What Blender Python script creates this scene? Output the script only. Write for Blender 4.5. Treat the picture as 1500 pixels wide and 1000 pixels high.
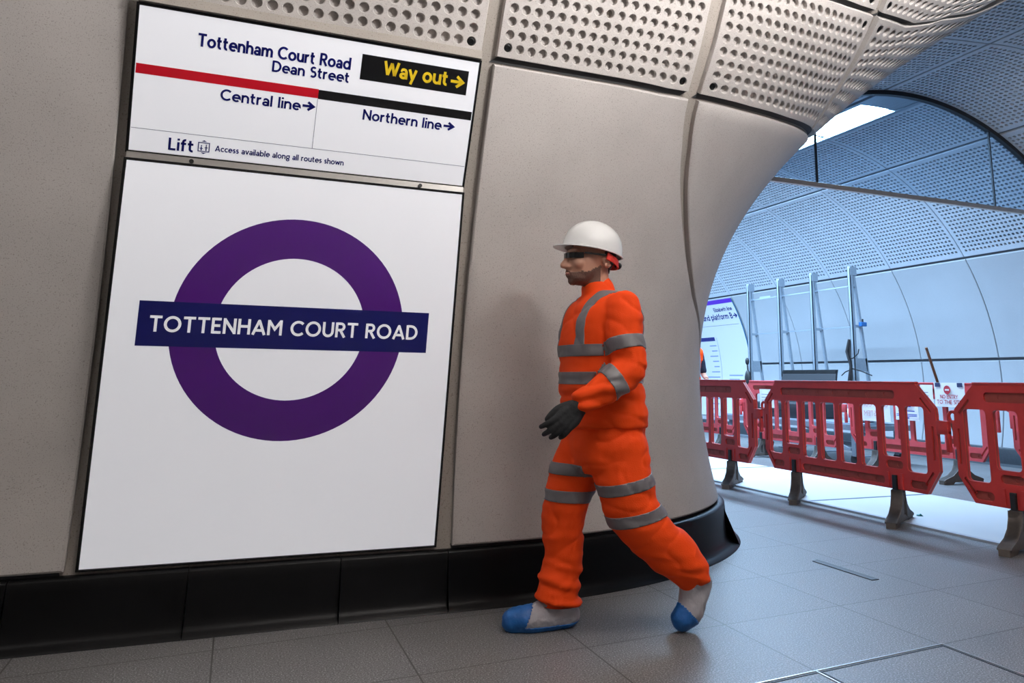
import bpy, bmesh, math, random
import numpy as np
from mathutils import Vector, Matrix, noise

# ------------------------------------------------------------------ clean
for o in list(bpy.data.objects):
    bpy.data.objects.remove(o, do_unlink=True)
scene = bpy.context.scene
COL = scene.collection
random.seed(7)
rad = math.radians

# ------------------------------------------------------------------ camera
# 1500 x 1000 frame cropped out of a larger one: the lens axis is off centre, so the lens is shifted
F_PX, CX, CY, CAM_H = 1164.1, 860.6, 307.9, 1.0
YAW, PITCH, ROLL = rad(23.225), rad(11.997), rad(0.767)
fw = Vector((math.sin(YAW) * math.cos(PITCH), math.cos(YAW) * math.cos(PITCH), math.sin(PITCH)))
r0 = Vector((math.cos(YAW), -math.sin(YAW), 0.0))
u0 = r0.cross(fw)
rt = r0 * math.cos(ROLL) + u0 * math.sin(ROLL)
up = -r0 * math.sin(ROLL) + u0 * math.cos(ROLL)
cam_data = bpy.data.cameras.new('camera')
cam = bpy.data.objects.new('camera', cam_data)
COL.objects.link(cam)
M = Matrix((rt, up, -fw)).transposed().to_4x4()
M.translation = Vector((0, 0, CAM_H))
cam.matrix_world = M
cam_data.sensor_fit = 'HORIZONTAL'
cam_data.sensor_width = 36.0
cam_data.lens = F_PX * 36.0 / 1500.0
cam_data.shift_x = (750 - CX) / 1500.0
cam_data.shift_y = (CY - 500) / 1500.0
cam_data.clip_start = 0.05
cam_data.clip_end = 100
scene.camera = cam

# ------------------------------------------------------------------ world, exposure
world = bpy.data.worlds.new('world')
scene.world = world
world.use_nodes = True
world.node_tree.nodes['Background'].inputs[0].default_value = (0.6, 0.68, 0.8, 1)
world.node_tree.nodes['Background'].inputs[1].default_value = 0.08
scene.view_settings.view_transform = 'Standard'
scene.view_settings.look = 'None'
scene.view_settings.exposure = 0.0
scene.view_settings.gamma = 1.0
scene.view_settings.use_curve_mapping = False
CONCOURSE_LAMP = 105.0          # emission of the concourse diffusers
ADIT_LAMP = 12.0                # emission of the passage diffusers
UPLIGHT = 310.0                 # emission of the pendant light over the passage
CONCOURSE_COL = (0.43, 0.67, 0.97)
ADIT_COL = (1.0, 0.965, 0.945)

# ------------------------------------------------------------------ materials
def new_mat(name):
    m = bpy.data.materials.new(name)
    m.use_nodes = True
    nt = m.node_tree
    b = nt.nodes['Principled BSDF']
    return m, nt, b

def plain(name, col, rough=0.5, metal=0.0, spec=0.5, var=0.0, scale=30.0, bump=0.0, coat=0.0, bscale=None):
    """procedural material: base colour with a little noise variation and optional bump"""
    m, nt, b = new_mat(name)
    b.inputs['Roughness'].default_value = rough
    b.inputs['Metallic'].default_value = metal
    b.inputs['Specular IOR Level'].default_value = spec
    b.inputs['Coat Weight'].default_value = coat
    tc = nt.nodes.new('ShaderNodeTexCoord')
    nz = nt.nodes.new('ShaderNodeTexNoise')
    nz.inputs['Scale'].default_value = scale
    nz.inputs['Detail'].default_value = 4
    nt.links.new(tc.outputs['Object'], nz.inputs['Vector'])
    mix = nt.nodes.new('ShaderNodeMix')
    mix.data_type = 'RGBA'
    mix.inputs[6].default_value = (*[c * (1 - var) for c in col], 1)
    mix.inputs[7].default_value = (*[min(1, c * (1 + var)) for c in col], 1)
    nt.links.new(nz.outputs['Fac'], mix.inputs[0])
    nt.links.new(mix.outputs[2], b.inputs['Base Color'])
    if bump:
        src = nz
        if bscale:
            src = nt.nodes.new('ShaderNodeTexNoise')
            src.inputs['Scale'].default_value = bscale
            src.inputs['Detail'].default_value = 3
            nt.links.new(tc.outputs['Object'], src.inputs['Vector'])
        bp = nt.nodes.new('ShaderNodeBump')
        bp.inputs['Strength'].default_value = bump
        bp.inputs['Distance'].default_value = 0.01
        nt.links.new(src.outputs['Fac'], bp.inputs['Height'])
        nt.links.new(bp.outputs['Normal'], b.inputs['Normal'])
    return m

def speckled(name, col, dark, light, fine=420.0, cloud=3.0, cloud_amt=0.10, rough=0.6, spec=0.35, bump=0.05, amount=0.5):
    """cast concrete / stone: cloudy tone, fine grains"""
    m, nt, b = new_mat(name)
    N, L = nt.nodes, nt.links
    tc = N.new('ShaderNodeTexCoord')
    cl = N.new('ShaderNodeTexNoise'); cl.inputs['Scale'].default_value = cloud; cl.inputs['Detail'].default_value = 5
    fi = N.new('ShaderNodeTexNoise'); fi.inputs['Scale'].default_value = fine; fi.inputs['Detail'].default_value = 2
    L.new(tc.outputs['Object'], cl.inputs['Vector']); L.new(tc.outputs['Object'], fi.inputs['Vector'])
    r1 = N.new('ShaderNodeValToRGB')
    r1.color_ramp.elements[0].position = 0.3; r1.color_ramp.elements[1].position = 0.7
    r1.color_ramp.elements[0].color = (*[c * (1 - cloud_amt) for c in col], 1)
    r1.color_ramp.elements[1].color = (*[min(1, c * (1 + cloud_amt)) for c in col], 1)
    L.new(cl.outputs['Fac'], r1.inputs[0])
    r2 = N.new('ShaderNodeValToRGB')
    e = r2.color_ramp.elements
    e[0].position = 0.30; e[0].color = (*dark, 1)
    e[1].position = 0.72; e[1].color = (*light, 1)
    k = e.new(0.42); k.color = (1, 1, 1, 1)
    k = e.new(0.60); k.color = (1, 1, 1, 1)
    L.new(fi.outputs['Fac'], r2.inputs[0])
    mu = N.new('ShaderNodeMix'); mu.data_type = 'RGBA'; mu.blend_type = 'MULTIPLY'
    mu.inputs[0].default_value = amount
    L.new(r1.outputs[0], mu.inputs[6]); L.new(r2.outputs[0], mu.inputs[7])
    L.new(mu.outputs[2], b.inputs['Base Color'])
    b.inputs['Roughness'].default_value = rough
    b.inputs['Specular IOR Level'].default_value = spec
    if bump:
        bp = N.new('ShaderNodeBump'); bp.inputs['Strength'].default_value = bump; bp.inputs['Distance'].default_value = 0.004
        L.new(fi.outputs['Fac'], bp.inputs['Height']); L.new(bp.outputs['Normal'], b.inputs['Normal'])
    return m

def floor_mat():
    m, nt, b = new_mat('granite_tiles')
    N, L = nt.nodes, nt.links
    tc = N.new('ShaderNodeTexCoord')
    sp = N.new('ShaderNodeSeparateXYZ'); L.new(tc.outputs['Object'], sp.inputs[0])
    def math_(op, a, bb=None, c=None):
        n = N.new('ShaderNodeMath'); n.operation = op
        for i, v in enumerate((a, bb, c)):
            if v is None: continue
            if isinstance(v, (int, float)): n.inputs[i].default_value = v
            else: L.new(v, n.inputs[i])
        return n.outputs[0]
    x, y = sp.outputs[0], sp.outputs[1]
    v = math_('SUBTRACT', y, math_('MULTIPLY', x, 0.09))
    def line(c, off, pitch, w):
        q = math_('DIVIDE', math_('SUBTRACT', c, off), pitch)
        fr = math_('FRACT', q)
        d = math_('MULTIPLY', math_('MINIMUM', fr, math_('SUBTRACT', 1.0, fr)), pitch)
        return math_('LESS_THAN', d, w), math_('FLOOR', q)
    l1, i1 = line(x, 1.98, 0.655, 0.0030)
    l2, i2 = line(v, 2.333, 0.583, 0.0028)
    joint = math_('MAXIMUM', l1, l2)
    cmb = N.new('ShaderNodeCombineXYZ'); L.new(i1, cmb.inputs[0]); L.new(i2, cmb.inputs[1])
    wn = N.new('ShaderNodeTexWhiteNoise'); wn.noise_dimensions = '2D'; L.new(cmb.outputs[0], wn.inputs[0])
    fi = N.new('ShaderNodeTexNoise'); fi.inputs['Scale'].default_value = 175; fi.inputs['Detail'].default_value = 2
    L.new(tc.outputs['Object'], fi.inputs['Vector'])
    cl = N.new('ShaderNodeTexNoise'); cl.inputs['Scale'].default_value = 2.2; cl.inputs['Detail'].default_value = 5
    L.new(tc.outputs['Object'], cl.inputs['Vector'])
    ra = N.new('ShaderNodeValToRGB'); e = ra.color_ramp.elements
    e[0].position = .33; e[0].color = (.050, .047, .046, 1)
    e[1].position = .70; e[1].color = (.45, .44, .45, 1)
    k = e.new(.46); k.color = (.140, .135, .135, 1)
    k = e.new(.58); k.color = (.170, .166, .165, 1)
    L.new(fi.outputs['Fac'], ra.inputs[0])
    tone = math_('ADD', math_('MULTIPLY', wn.outputs['Value'], 0.10), math_('ADD', math_('MULTIPLY', cl.outputs['Fac'], 0.35), 0.78))
    hs = N.new('ShaderNodeHueSaturation'); L.new(ra.outputs[0], hs.inputs['Color']); L.new(tone, hs.inputs['Value'])
    mx = N.new('ShaderNodeMix'); mx.data_type = 'RGBA'; mx.inputs[7].default_value = (.045, .038, .036, 1)
    L.new(joint, mx.inputs[0]); L.new(hs.outputs[0], mx.inputs[6])
    L.new(mx.outputs[2], b.inputs['Base Color'])
    rr = math_('ADD', math_('MULTIPLY', cl.outputs['Fac'], 0.05), 0.42)
    L.new(rr, b.inputs['Roughness'])
    b.inputs['Specular IOR Level'].default_value = 0.42
    return m

def emitter(name, col, strength):
    m, nt, b = new_mat(name)
    b.inputs['Base Color'].default_value = (.9, .9, .9, 1)
    b.inputs['Emission Color'].default_value = (*col, 1)
    b.inputs['Emission Strength'].default_value = strength
    return m

def glass_mat():
    m = bpy.data.materials.new('screen_glass'); m.use_nodes = True
    nt = m.node_tree; N, L = nt.nodes, nt.links
    N.remove(N['Principled BSDF'])
    out = N['Material Output']
    tr = N.new('ShaderNodeBsdfTransparent'); tr.inputs[0].default_value = (.80, .88, .94, 1)
    gl = N.new('ShaderNodeBsdfGlossy'); gl.inputs['Roughness'].default_value = .03
    fr = N.new("ShaderNodeLayerWeight"); fr.inputs[0].default_value = 0.25
    tc = N.new('ShaderNodeTexCoord')
    nz = N.new('ShaderNodeTexNoise'); nz.inputs['Scale'].default_value = 3; L.new(tc.outputs['Object'], nz.inputs['Vector'])
    ad = N.new('ShaderNodeMath'); ad.operation = "MULTIPLY_ADD"; ad.inputs[1].default_value = 0.35; ad.inputs[2].default_value = 0.04
    L.new(fr.outputs[1], ad.inputs[0])
    mx = N.new('ShaderNodeMixShader')
    L.new(ad.outputs[0], mx.inputs[0]); L.new(tr.outputs[0], mx.inputs[1]); L.new(gl.outputs[0], mx.inputs[2])
    L.new(mx.outputs[0], out.inputs[0])
    return m

CONC = speckled('cast_concrete', (.50, .468, .447), (.55, .52, .50), (1, 1, 1), fine=240, cloud=2.5, cloud_amt=.08, rough=.62, amount=.85, bump=.12)
CONC_FAR = speckled('pale_concrete', (.345, .37, .395), (.8, .8, .8), (1, 1, 1), fine=120, cloud=1.2, cloud_amt=.05, rough=.5, amount=.4)
CONC_VAULT = speckled('vault_concrete', (.42, .46, .51), (.8, .8, .8), (1, 1, 1), fine=120, cloud=1.2, cloud_amt=.05, rough=.5, amount=.4)
CONC_BACK = speckled('recess_concrete', (.36, .325, .29), (.55, .52, .5), (1, 1, 1), fine=170, cloud=2.0, cloud_amt=.06, rough=.7, amount=.8)
GAP = plain('joint_backing', (.05, .05, .052), rough=.8, var=.1)
STONE = speckled('black_granite', (.0045, .0045, .005), (.5, .5, .5), (1, 1, 1), fine=300, cloud=3, cloud_amt=.3, rough=.36, spec=.14, amount=.5, bump=.0)
FLOOR = floor_mat()
CEIL = plain('passage_ceiling', (.52, .49, .46), rough=.7, var=.04, scale=3)
BOARD_W = plain('floor_board', (.58, .59, .60), rough=.55, var=.03, scale=2.0)
STEEL = plain('brushed_steel', (.62, .60, .57), rough=.28, metal=1.0, var=.06, scale=60)
BRONZE = plain('bronze_rail', (.62, .50, .42), rough=.35, metal=1.0, var=.1, scale=40)
GALV = plain('galvanised_steel', (.30, .36, .42), rough=.45, metal=.5, var=.15, scale=40)
BLACK = plain('black_rubber', (.012, .012, .014), rough=.55, var=.2)
DARKMETAL = plain('dark_bolt_metal', (.05, .05, .05), rough=.3, metal=.9, var=.3)
RED = plain('red_plastic', (.60, .046, .040), rough=.42, var=.15, scale=9, bump=.03, bscale=180, spec=.4)
PINK = plain('light_washed_red', (.62, .075, .085), rough=.5, var=.2, scale=9, bump=.03, bscale=180, spec=.4)  # the same red plastic, paler to imitate the wash of concourse light
DUSTY = plain('dusty_red_plastic', (.33, .060, .045), rough=.75, var=.3, scale=14)
FOOTM = plain('recycled_rubber', (.115, .098, .086), rough=.75, var=.35, scale=25, bump=.2)
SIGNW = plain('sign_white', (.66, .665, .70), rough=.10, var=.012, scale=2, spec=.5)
SIGNW.node_tree.nodes['Principled BSDF'].inputs['Emission Color'].default_value = (.93, .94, 1, 1)   # small glow added to brighten the white panels
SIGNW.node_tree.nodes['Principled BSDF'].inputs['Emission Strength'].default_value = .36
SIGNP = plain('sign_purple', (.085, .012, .215), rough=.12, var=.02, spec=.5)
SIGNB = plain('sign_blue', (.010, .012, .135), rough=.12, var=.02, spec=.5)
SIGNBT = plain('letter_blue', (.006, .008, .13), rough=.2, var=.02)
SIGNR = plain('sign_red', (.60, .008, .022), rough=.12, var=.02)
SIGNK = plain('sign_black', (.006, .006, .007), rough=.12, var=.02)
SIGNY = plain('letter_yellow', (.80, .56, .02), rough=.2, var=.02)
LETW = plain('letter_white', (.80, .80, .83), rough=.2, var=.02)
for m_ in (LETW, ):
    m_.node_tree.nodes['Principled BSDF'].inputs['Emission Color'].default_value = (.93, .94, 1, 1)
    m_.node_tree.nodes['Principled BSDF'].inputs['Emission Strength'].default_value = .30  # same small glow added to the white letters
HAIR_LINE = plain('sign_grey', (.16, .16, .18), rough=.3, var=.02)
PAPER = plain('paper', (.78, .79, .82), rough=.7, var=.03, scale=6)
INK_RED = plain('ink_red', (.45, .02, .04), rough=.6, var=.03)
INK_BLUE = plain('ink_blue', (.03, .05, .35), rough=.6, var=.03)
INK_PALE = plain('ink_pale', (.19, .24, .42), rough=.6, var=.03)
INK_PINK = plain('ink_show_through', (.62, .40, .42), rough=.7, var=.05)
INK_NAVY = plain('ink_navy', (.02, .03, .10), rough=.6, var=.03)
MAPW = plain('map_white', (.55, .57, .60), rough=.15, var=.02, scale=2)
LAMP_C = emitter('concourse_diffuser', CONCOURSE_COL, CONCOURSE_LAMP)
LAMP_A = emitter('passage_diffuser', ADIT_COL, ADIT_LAMP)
LAMP_U = emitter('pendant_lens', ADIT_COL, UPLIGHT)
GLASS = glass_mat()
LAMPBODY = plain('luminaire_body', (.20, .24, .28), rough=.4, metal=.4, var=.08, scale=8)
WOOD = plain('wooden_pole', (.20, .10, .055), rough=.6, var=.25, scale=25)
BLACKCASE = plain('black_case', (.018, .020, .024), rough=.5, var=.2)
SACK = plain('white_sheeting', (.75, .77, .80), rough=.5, var=.06, scale=8, bump=.4, bscale=14)
TEAL = plain('teal_scrap', (.02, .25, .22), rough=.5, var=.2)
ORANGE = plain('hi_vis_orange', (.90, .070, .006), rough=.75, var=.10, scale=6, spec=.2, bump=.12, bscale=260)
REFLECT = plain('reflective_tape', (.165, .155, .165), rough=.45, metal=.0, var=.08, scale=90)
SKIN = plain('skin', (.55, .29, .20), rough=.5, var=.07, scale=12, spec=.4)
BEARD = plain('stubble', (.15, .078, .058), rough=.8, var=.3, scale=220, bump=.3)
HAIRM = plain('dark_hair', (.030, .020, .016), rough=.6, var=.4, scale=150, bump=.4)
HELMET = plain('white_helmet', (.86, .86, .85), rough=.25, var=.02, coat=.3)
HREDM = plain('red_strap', (.70, .035, .02), rough=.6, var=.1)
GLOVEM = plain('dark_glove', (.010, .011, .013), rough=.7, var=.3, scale=90, bump=.2)
COVERW = plain('grey_overshoe', (.36, .345, .37), rough=.7, var=.12, scale=18, bump=.5, bscale=35)
COVERB = plain('blue_overshoe', (.008, .10, .34), rough=.45, var=.15, scale=20, bump=.35, bscale=40)
LENS = plain('safety_lens', (.012, .012, .015), rough=.12, var=.1)
EYEW = plain('eye_white', (.75, .72, .70), rough=.2, var=.03)
NAVY = plain('navy_cotton', (.012, .016, .035), rough=.8, var=.2, scale=60)
LIPM = plain('lip', (.36, .13, .11), rough=.5, var=.05)

# ------------------------------------------------------------------ object helpers
def link(o, parent=None):
    COL.objects.link(o)
    if parent is not None:
        o.parent = parent
    return o

def tag(o, label=None, cat=None, group=None, kind=None):
    if label: o['label'] = label
    if cat: o['category'] = cat
    if group: o['group'] = group
    if kind: o['kind'] = kind
    return o

def thing(name, label, cat, loc=(0, 0, 0), rotz=0.0, group=None):
    o = bpy.data.objects.new(name, None)
    o.empty_display_size = 0.1
    COL.objects.link(o)
    o.location = loc
    o.rotation_euler = (0, 0, rotz)
    return tag(o, label, cat, group)

class MB:
    """collects geometry, then links it as ONE mesh object"""
    def __init__(self):
        self.v = []; self.f = []; self.mi = []
    def add(self, verts, faces, mi=0):
        b = len(self.v)
        self.v += [tuple(x) for x in verts]
        self.f += [tuple(b + i for i in fa) for fa in faces]
        self.mi += [mi] * len(faces)
        return b
    def box(self, x0, x1, y0, y1, z0, z1, mi=0, bevel=0.0):
        if bevel <= 0:
            vs = [(x, y, z) for z in (z0, z1) for y in (y0, y1) for x in (x0, x1)]
            fs = [(0, 2, 3, 1), (4, 5, 7, 6), (0, 1, 5, 4), (2, 6, 7, 3), (0, 4, 6, 2), (1, 3, 7, 5)]
            self.add(vs, fs, mi)
            return
        bm = bmesh.new()
        bmesh.ops.create_cube(bm, size=1.0)
        for v in bm.verts:
            v.co = Vector(((x0 + x1) / 2 + v.co.x * (x1 - x0), (y0 + y1) / 2 + v.co.y * (y1 - y0), (z0 + z1) / 2 + v.co.z * (z1 - z0)))
        bmesh.ops.bevel(bm, geom=bm.edges[:], offset=bevel, segments=2, affect='EDGES', profile=.5)
        self.from_bm(bm, mi); bm.free()
    def from_bm(self, bm, mi=0):
        bm.verts.index_update()
        self.add([v.co[:] for v in bm.verts], [[v.index for v in f.verts] for f in bm.faces], mi)
    def tube(self, pts, r, n=10, mi=0, caps=True, closed=False):
        """round tube; r is a number or one radius per point"""
        pts = [Vector(p) for p in pts]
        R = [r] * len(pts) if isinstance(r, (int, float)) else list(r)
        rings = []
        ref = None
        m = len(pts)
        for i, p in enumerate(pts):
            if closed: t = pts[(i + 1) % m] - pts[i - 1]
            else: t = pts[min(i + 1, m - 1)] - pts[max(i - 1, 0)]
            t.normalize()
            if ref is None:
                ref = Vector((0, 0, 1)) if abs(t.z) < .9 else Vector((1, 0, 0))
            a = (ref - t * ref.dot(t)).normalized(); ref = a
            b = t.cross(a)
            rings.append([p + (a * math.cos(2 * math.pi * k / n) + b * math.sin(2 * math.pi * k / n)) * R[i] for k in range(n)])
        vs = [q for rg in rings for q in rg]
        fs = []
        for i in range(m if closed else m - 1):
            j = (i + 1) % m
            for k in range(n):
                fs.append((i * n + k, i * n + (k + 1) % n, j * n + (k + 1) % n, j * n + k))
        if caps and not closed:
            fs.append(tuple(range(n - 1, -1, -1)))
            fs.append(tuple((m - 1) * n + k for k in range(n)))
        self.add(vs, fs, mi)
    def bar(self, p, q, w, h, mi=0, upv=(0, 0, 1)):
        """rectangular bar from p to q, w across, h along upv"""
        p, q = Vector(p), Vector(q); t = (q - p).normalized()
        u = Vector(upv); u = (u - t * u.dot(t)).normalized(); s = t.cross(u)
        vs = [c + s * (w / 2 * a) + u * (h / 2 * b) for c in (p, q) for a, b in ((-1, -1), (1, -1), (1, 1), (-1, 1))]
        self.add(vs, [(3, 2, 1, 0), (4, 5, 6, 7), (0, 1, 5, 4), (1, 2, 6, 5), (2, 3, 7, 6), (3, 0, 4, 7)], mi)
    def ellipsoid(self, c, r, nu=20, nv=12, mi=0, mat=None):
        vs = []; fs = []
        for j in range(nv + 1):
            th = math.pi * j / nv
            for i in range(nu):
                ph = 2 * math.pi * i / nu
                p = Vector((math.sin(th) * math.cos(ph) * r[0], math.sin(th) * math.sin(ph) * r[1], math.cos(th) * r[2]))
                if mat is not None: p = mat @ p
                vs.append(Vector(c) + p)
        for j in range(nv):
            for i in range(nu):
                fs.append((j * nu + i, (j + 1) * nu + i, (j + 1) * nu + (i + 1) % nu, j * nu + (i + 1) % nu))
        self.add(vs, fs, mi)
    def prism(self, outline, to3, d0, d1, mi=0, holes=()):
        """outline (and hole loops) in 2-D, extruded between depths d0 and d1; to3(u, v, d) -> point"""
        bm = bmesh.new()
        loops = [list(outline)] + [list(h) for h in holes]
        edges = []
        for lp in loops:
            vs = [bm.verts.new((p[0], p[1], 0)) for p in lp]
            edges += [bm.edges.new((vs[i], vs[(i + 1) % len(vs)])) for i in range(len(vs))]
        res = bmesh.ops.triangle_fill(bm, use_beauty=True, use_dissolve=False, edges=edges, normal=(0, 0, 1))
        bm.verts.index_update()
        vs = [v.co.copy() for v in bm.verts]
        n = len(vs)
        def inside(pt, lp):
            x, y = pt; c = False; n_ = len(lp)
            for i in range(n_):
                (x1, y1), (x2, y2) = lp[i][:2], lp[i - 1][:2]
                if (y1 > y) != (y2 > y) and x < (x2 - x1) * (y - y1) / (y2 - y1) + x1: c = not c
            return c
        tri = []
        for fc in bm.faces:
            q = fc.calc_center_median()
            if inside((q.x, q.y), loops[0]) and not any(inside((q.x, q.y), lp) for lp in loops[1:]):
                tri.append([v.index for v in fc.verts])
        bm.free()
        front = [to3(v.x, v.y, d0) for v in vs]; back = [to3(v.x, v.y, d1) for v in vs]
        fs = [t for t in tri] + [[i + n for i in reversed(t)] for t in tri]
        k = 0
        for lp in loops:
            m = len(lp)
            for i in range(m):
                a, b = k + i, k + (i + 1) % m
                fs.append([a, a + n, b + n, b])
            k += m
        self.add(front + back, fs, mi)
    def build(self, name, mats, parent=None, smooth=None, fix=True, mesh_only=False):
        me = bpy.data.meshes.new(name)
        me.from_pydata([tuple(v) for v in self.v], [], self.f)
        if not isinstance(mats, (list, tuple)): mats = [mats]
        for m in mats: me.materials.append(m)
        if len(mats) > 1: me.polygons.foreach_set('material_index', self.mi)
        if fix:
            bm = bmesh.new(); bm.from_mesh(me)
            bmesh.ops.recalc_face_normals(bm, faces=bm.faces[:])
            bm.to_mesh(me); bm.free()
        if smooth is not None:
            me.polygons.foreach_set('use_smooth', [True] * len(me.polygons))
            me.set_sharp_from_angle(angle=rad(smooth))
        me.update()
        if mesh_only: return me
        return link(bpy.data.objects.new(name, me), parent)

def structure(o):
    o['kind'] = 'structure'
    return o

def rrect(x0, x1, y0, y1, r, n=5):
    pts = []
    for cx, cy, a in ((x1 - r, y1 - r, 0), (x0 + r, y1 - r, 90), (x0 + r, y0 + r, 180), (x1 - r, y0 + r, 270)):
        for k in range(n + 1):
            t = rad(a + 90 * k / n)
            pts.append((cx + r * math.cos(t), cy + r * math.sin(t)))
    return pts
# ------------------------------------------------------------------ stroke lettering (humanist monoline)
ST = 0.150
def A_(cx, cy, rx, ry, a0, a1, n=None):
    n = n or max(4, int(abs(a1 - a0) / 15))
    return [(cx + rx * math.cos(rad(a0 + (a1 - a0) * i / n)), cy + ry * math.sin(rad(a0 + (a1 - a0) * i / n))) for i in range(n + 1)]
h_ = ST / 2
X_ = 0.70
def ring_(cx, cy, r, ry=None): return A_(cx, cy, r, ry or r, 0, 360, 28)
GLY = {
 ' ': (.30, []),
 'T': (.72, [[(0, 1 - h_), (.72, 1 - h_)], [(.36, 1 - h_), (.36, 0)]]),
 'O': (1.0, [ring_(.5, .5, .5 - h_)]),
 'E': (.58, [[(h_, 0), (h_, 1)], [(h_, 1 - h_), (.57, 1 - h_)], [(h_, .51), (.52, .51)], [(h_, h_), (.58, h_)]]),
 'N': (.78, [[(h_, 0), (h_, 1)], [(.78 - h_, 0), (.78 - h_, 1)], [(h_, 1 - h_ * .9), (.78 - h_, h_ * .9)]]),
 'H': (.76, [[(h_, 0), (h_, 1)], [(.76 - h_, 0), (.76 - h_, 1)], [(h_, .52), (.76 - h_, .52)]]),
 'A': (.84, [[(.05, 0), (.42, .93)], [(.42, .93), (.79, 0)], [(.42 - .06, .9), (.42 + .06, .9)], [(.17, .29), (.67, .29)]]),
 'M': (.92, [[(h_, 0), (h_, 1)], [(.92 - h_, 0), (.92 - h_, 1)], [(h_, .95), (.46, .40), (.92 - h_, .95)]]),
 'C': (.86, [A_(.5, .5, .425, .425, 44, 316)]),
 'U': (.74, [[(h_, 1), (h_, .37)] + A_(.37, .37, .295, .295, 180, 360) + [(.74 - h_, .37), (.74 - h_, 1)]]),
 'R': (.66, [[(h_, 0), (h_, 1)], [(h_, 1 - h_), (.34, 1 - h_)] + A_(.34, .71, .215, .215, 90, -90) + [(h_, .495)], [(.31, .495), (.62, 0)]]),
 'D': (.80, [[(h_, 0), (h_, 1)], [(h_, 1 - h_), (.30, 1 - h_)] + A_(.30, .5, .425, .425, 90, -90) + [(h_, h_)]]),
 'L': (.52, [[(h_, 0), (h_, 1)], [(h_, h_), (.52, h_)]]),
 'B': (.64, [[(h_, 0), (h_, 1)], [(h_, 1 - h_), (.32, 1 - h_)] + A_(.32, .725, .2, .2, 90, -90) + [(h_, .525)], [(h_, .525), (.34, .525)] + A_(.34, .30, .225, .225, 90, -90) + [(h_, h_)]]),
 'S': (.60, [A_(.31, .73, .2, .195, 35, 270) + A_(.30, .30, .225, .225, 90, -145)]),
 'W': (1.12, [[(.05, 1), (.30, .1)], [(.30, .1), (.56, .9)], [(.56, .9), (.82, .1)], [(.82, .1), (1.07, 1)]]),
 'Y': (.76, [[(.04, 1), (.38, .48)], [(.72, 1), (.38, .48)], [(.38, .5), (.38, 0)]]),
 'I': (.15, [[(h_, 0), (h_, 1)]]),
 'G': (.9, [A_(.5, .5, .425, .425, 44, 330), [(.87, .22), (.87, .5), (.55, .5)]]),
 'a': (.57, [[(.08, .56)] + A_(.275, .41, .215, .215, 140, 0) + [(.49, .41), (.49, 0)], A_(.27, .205, .2, .135, 0, 360, 20)]),
 'b': (.70, [[(h_, 0), (h_, 1)], ring_(.35, .35, .275)]),
 'c': (.56, [A_(.35, .35, .275, .275, 48, 312)]),
 'd': (.70, [[(.70 - h_, 0), (.70 - h_, 1)], ring_(.35, .35, .275)]),
 'e': (.68, [[(.08, .36), (.61, .36)] + A_(.35, .35, .275, .275, 0, 312)]),
 'f': (.40, [[(.16, 0), (.16, .76)] + A_(.33, .76, .17, .165, 180, 80), [(0, X_ - h_), (.38, X_ - h_)]]),
 'g': (.68, [ring_(.34, .38, .25), A_(.34, -.08, .24, .16, 0, 360, 20), [(.42, .62), (.66, .64)]]),
 'h': (.62, [[(h_, 0), (h_, 1)], [(h_, .38)] + A_(.31, .38, .235, .245, 180, 0) + [(.545, 0)]]),
 'i': (.15, [[(h_, 0), (h_, X_)], [(h_, .84), (h_, 1.0)]]),
 'l': (.17, [[(h_, 1), (h_, 0)]]),
 'm': (.98, [[(h_, 0), (h_, X_)], [(h_, .40)] + A_(.285, .40, .21, .225, 180, 0) + [(.495, 0)], [(.495, .40)] + A_(.70, .40, .205, .225, 180, 0) + [(.905, 0)]]),
 'n': (.62, [[(h_, 0), (h_, X_)], [(h_, .38)] + A_(.31, .38, .235, .245, 180, 0) + [(.545, 0)]]),
 'o': (.70, [ring_(.35, .35, .275)]),
 'p': (.70, [[(h_, -.28), (h_, X_)], ring_(.35, .35, .275)]),
 'r': (.40, [[(h_, 0), (h_, X_)], [(h_, .40)] + A_(.30, .40, .225, .225, 180, 72)]),
 's': (.46, [A_(.24, .50, .145, .13, 30, 270) + A_(.225, .215, .155, .14, 90, -150)]),
 't': (.44, [[(.17, .92), (.17, .25)] + A_(.345, .25, .175, .175, 180, 285), [(0, X_ - h_), (.40, X_ - h_)]]),
 'u': (.62, [[(.545, 0), (.545, X_)], [(.545, .32)] + A_(.31, .32, .235, .245, 360, 180) + [(h_, X_)]]),
 'v': (.60, [[(.04, X_), (.30, .05)], [(.30, .05), (.56, X_)]]),
 'w': (.88, [[(.04, X_), (.24, .06)], [(.24, .06), (.44, .62)], [(.44, .62), (.64, .06)], [(.64, .06), (.84, X_)]]),
 'y': (.60, [[(.04, X_), (.32, .05)], [(.56, X_), (.20, -.28)]]),
 'z': (.52, [[(.02, X_ - h_), (.50, X_ - h_), (.05, h_), (.52, h_)]]),
 '>': (.80, [[(0, .35), (.74, .35)], [(.36, .70), (.74, .35), (.36, 0)]]),
 '.': (.16, [[(h_, 0), (h_, .16)]]),
}
def text_width(s, track):
    return sum(GLY[c][0] + track for c in s) - track

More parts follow.
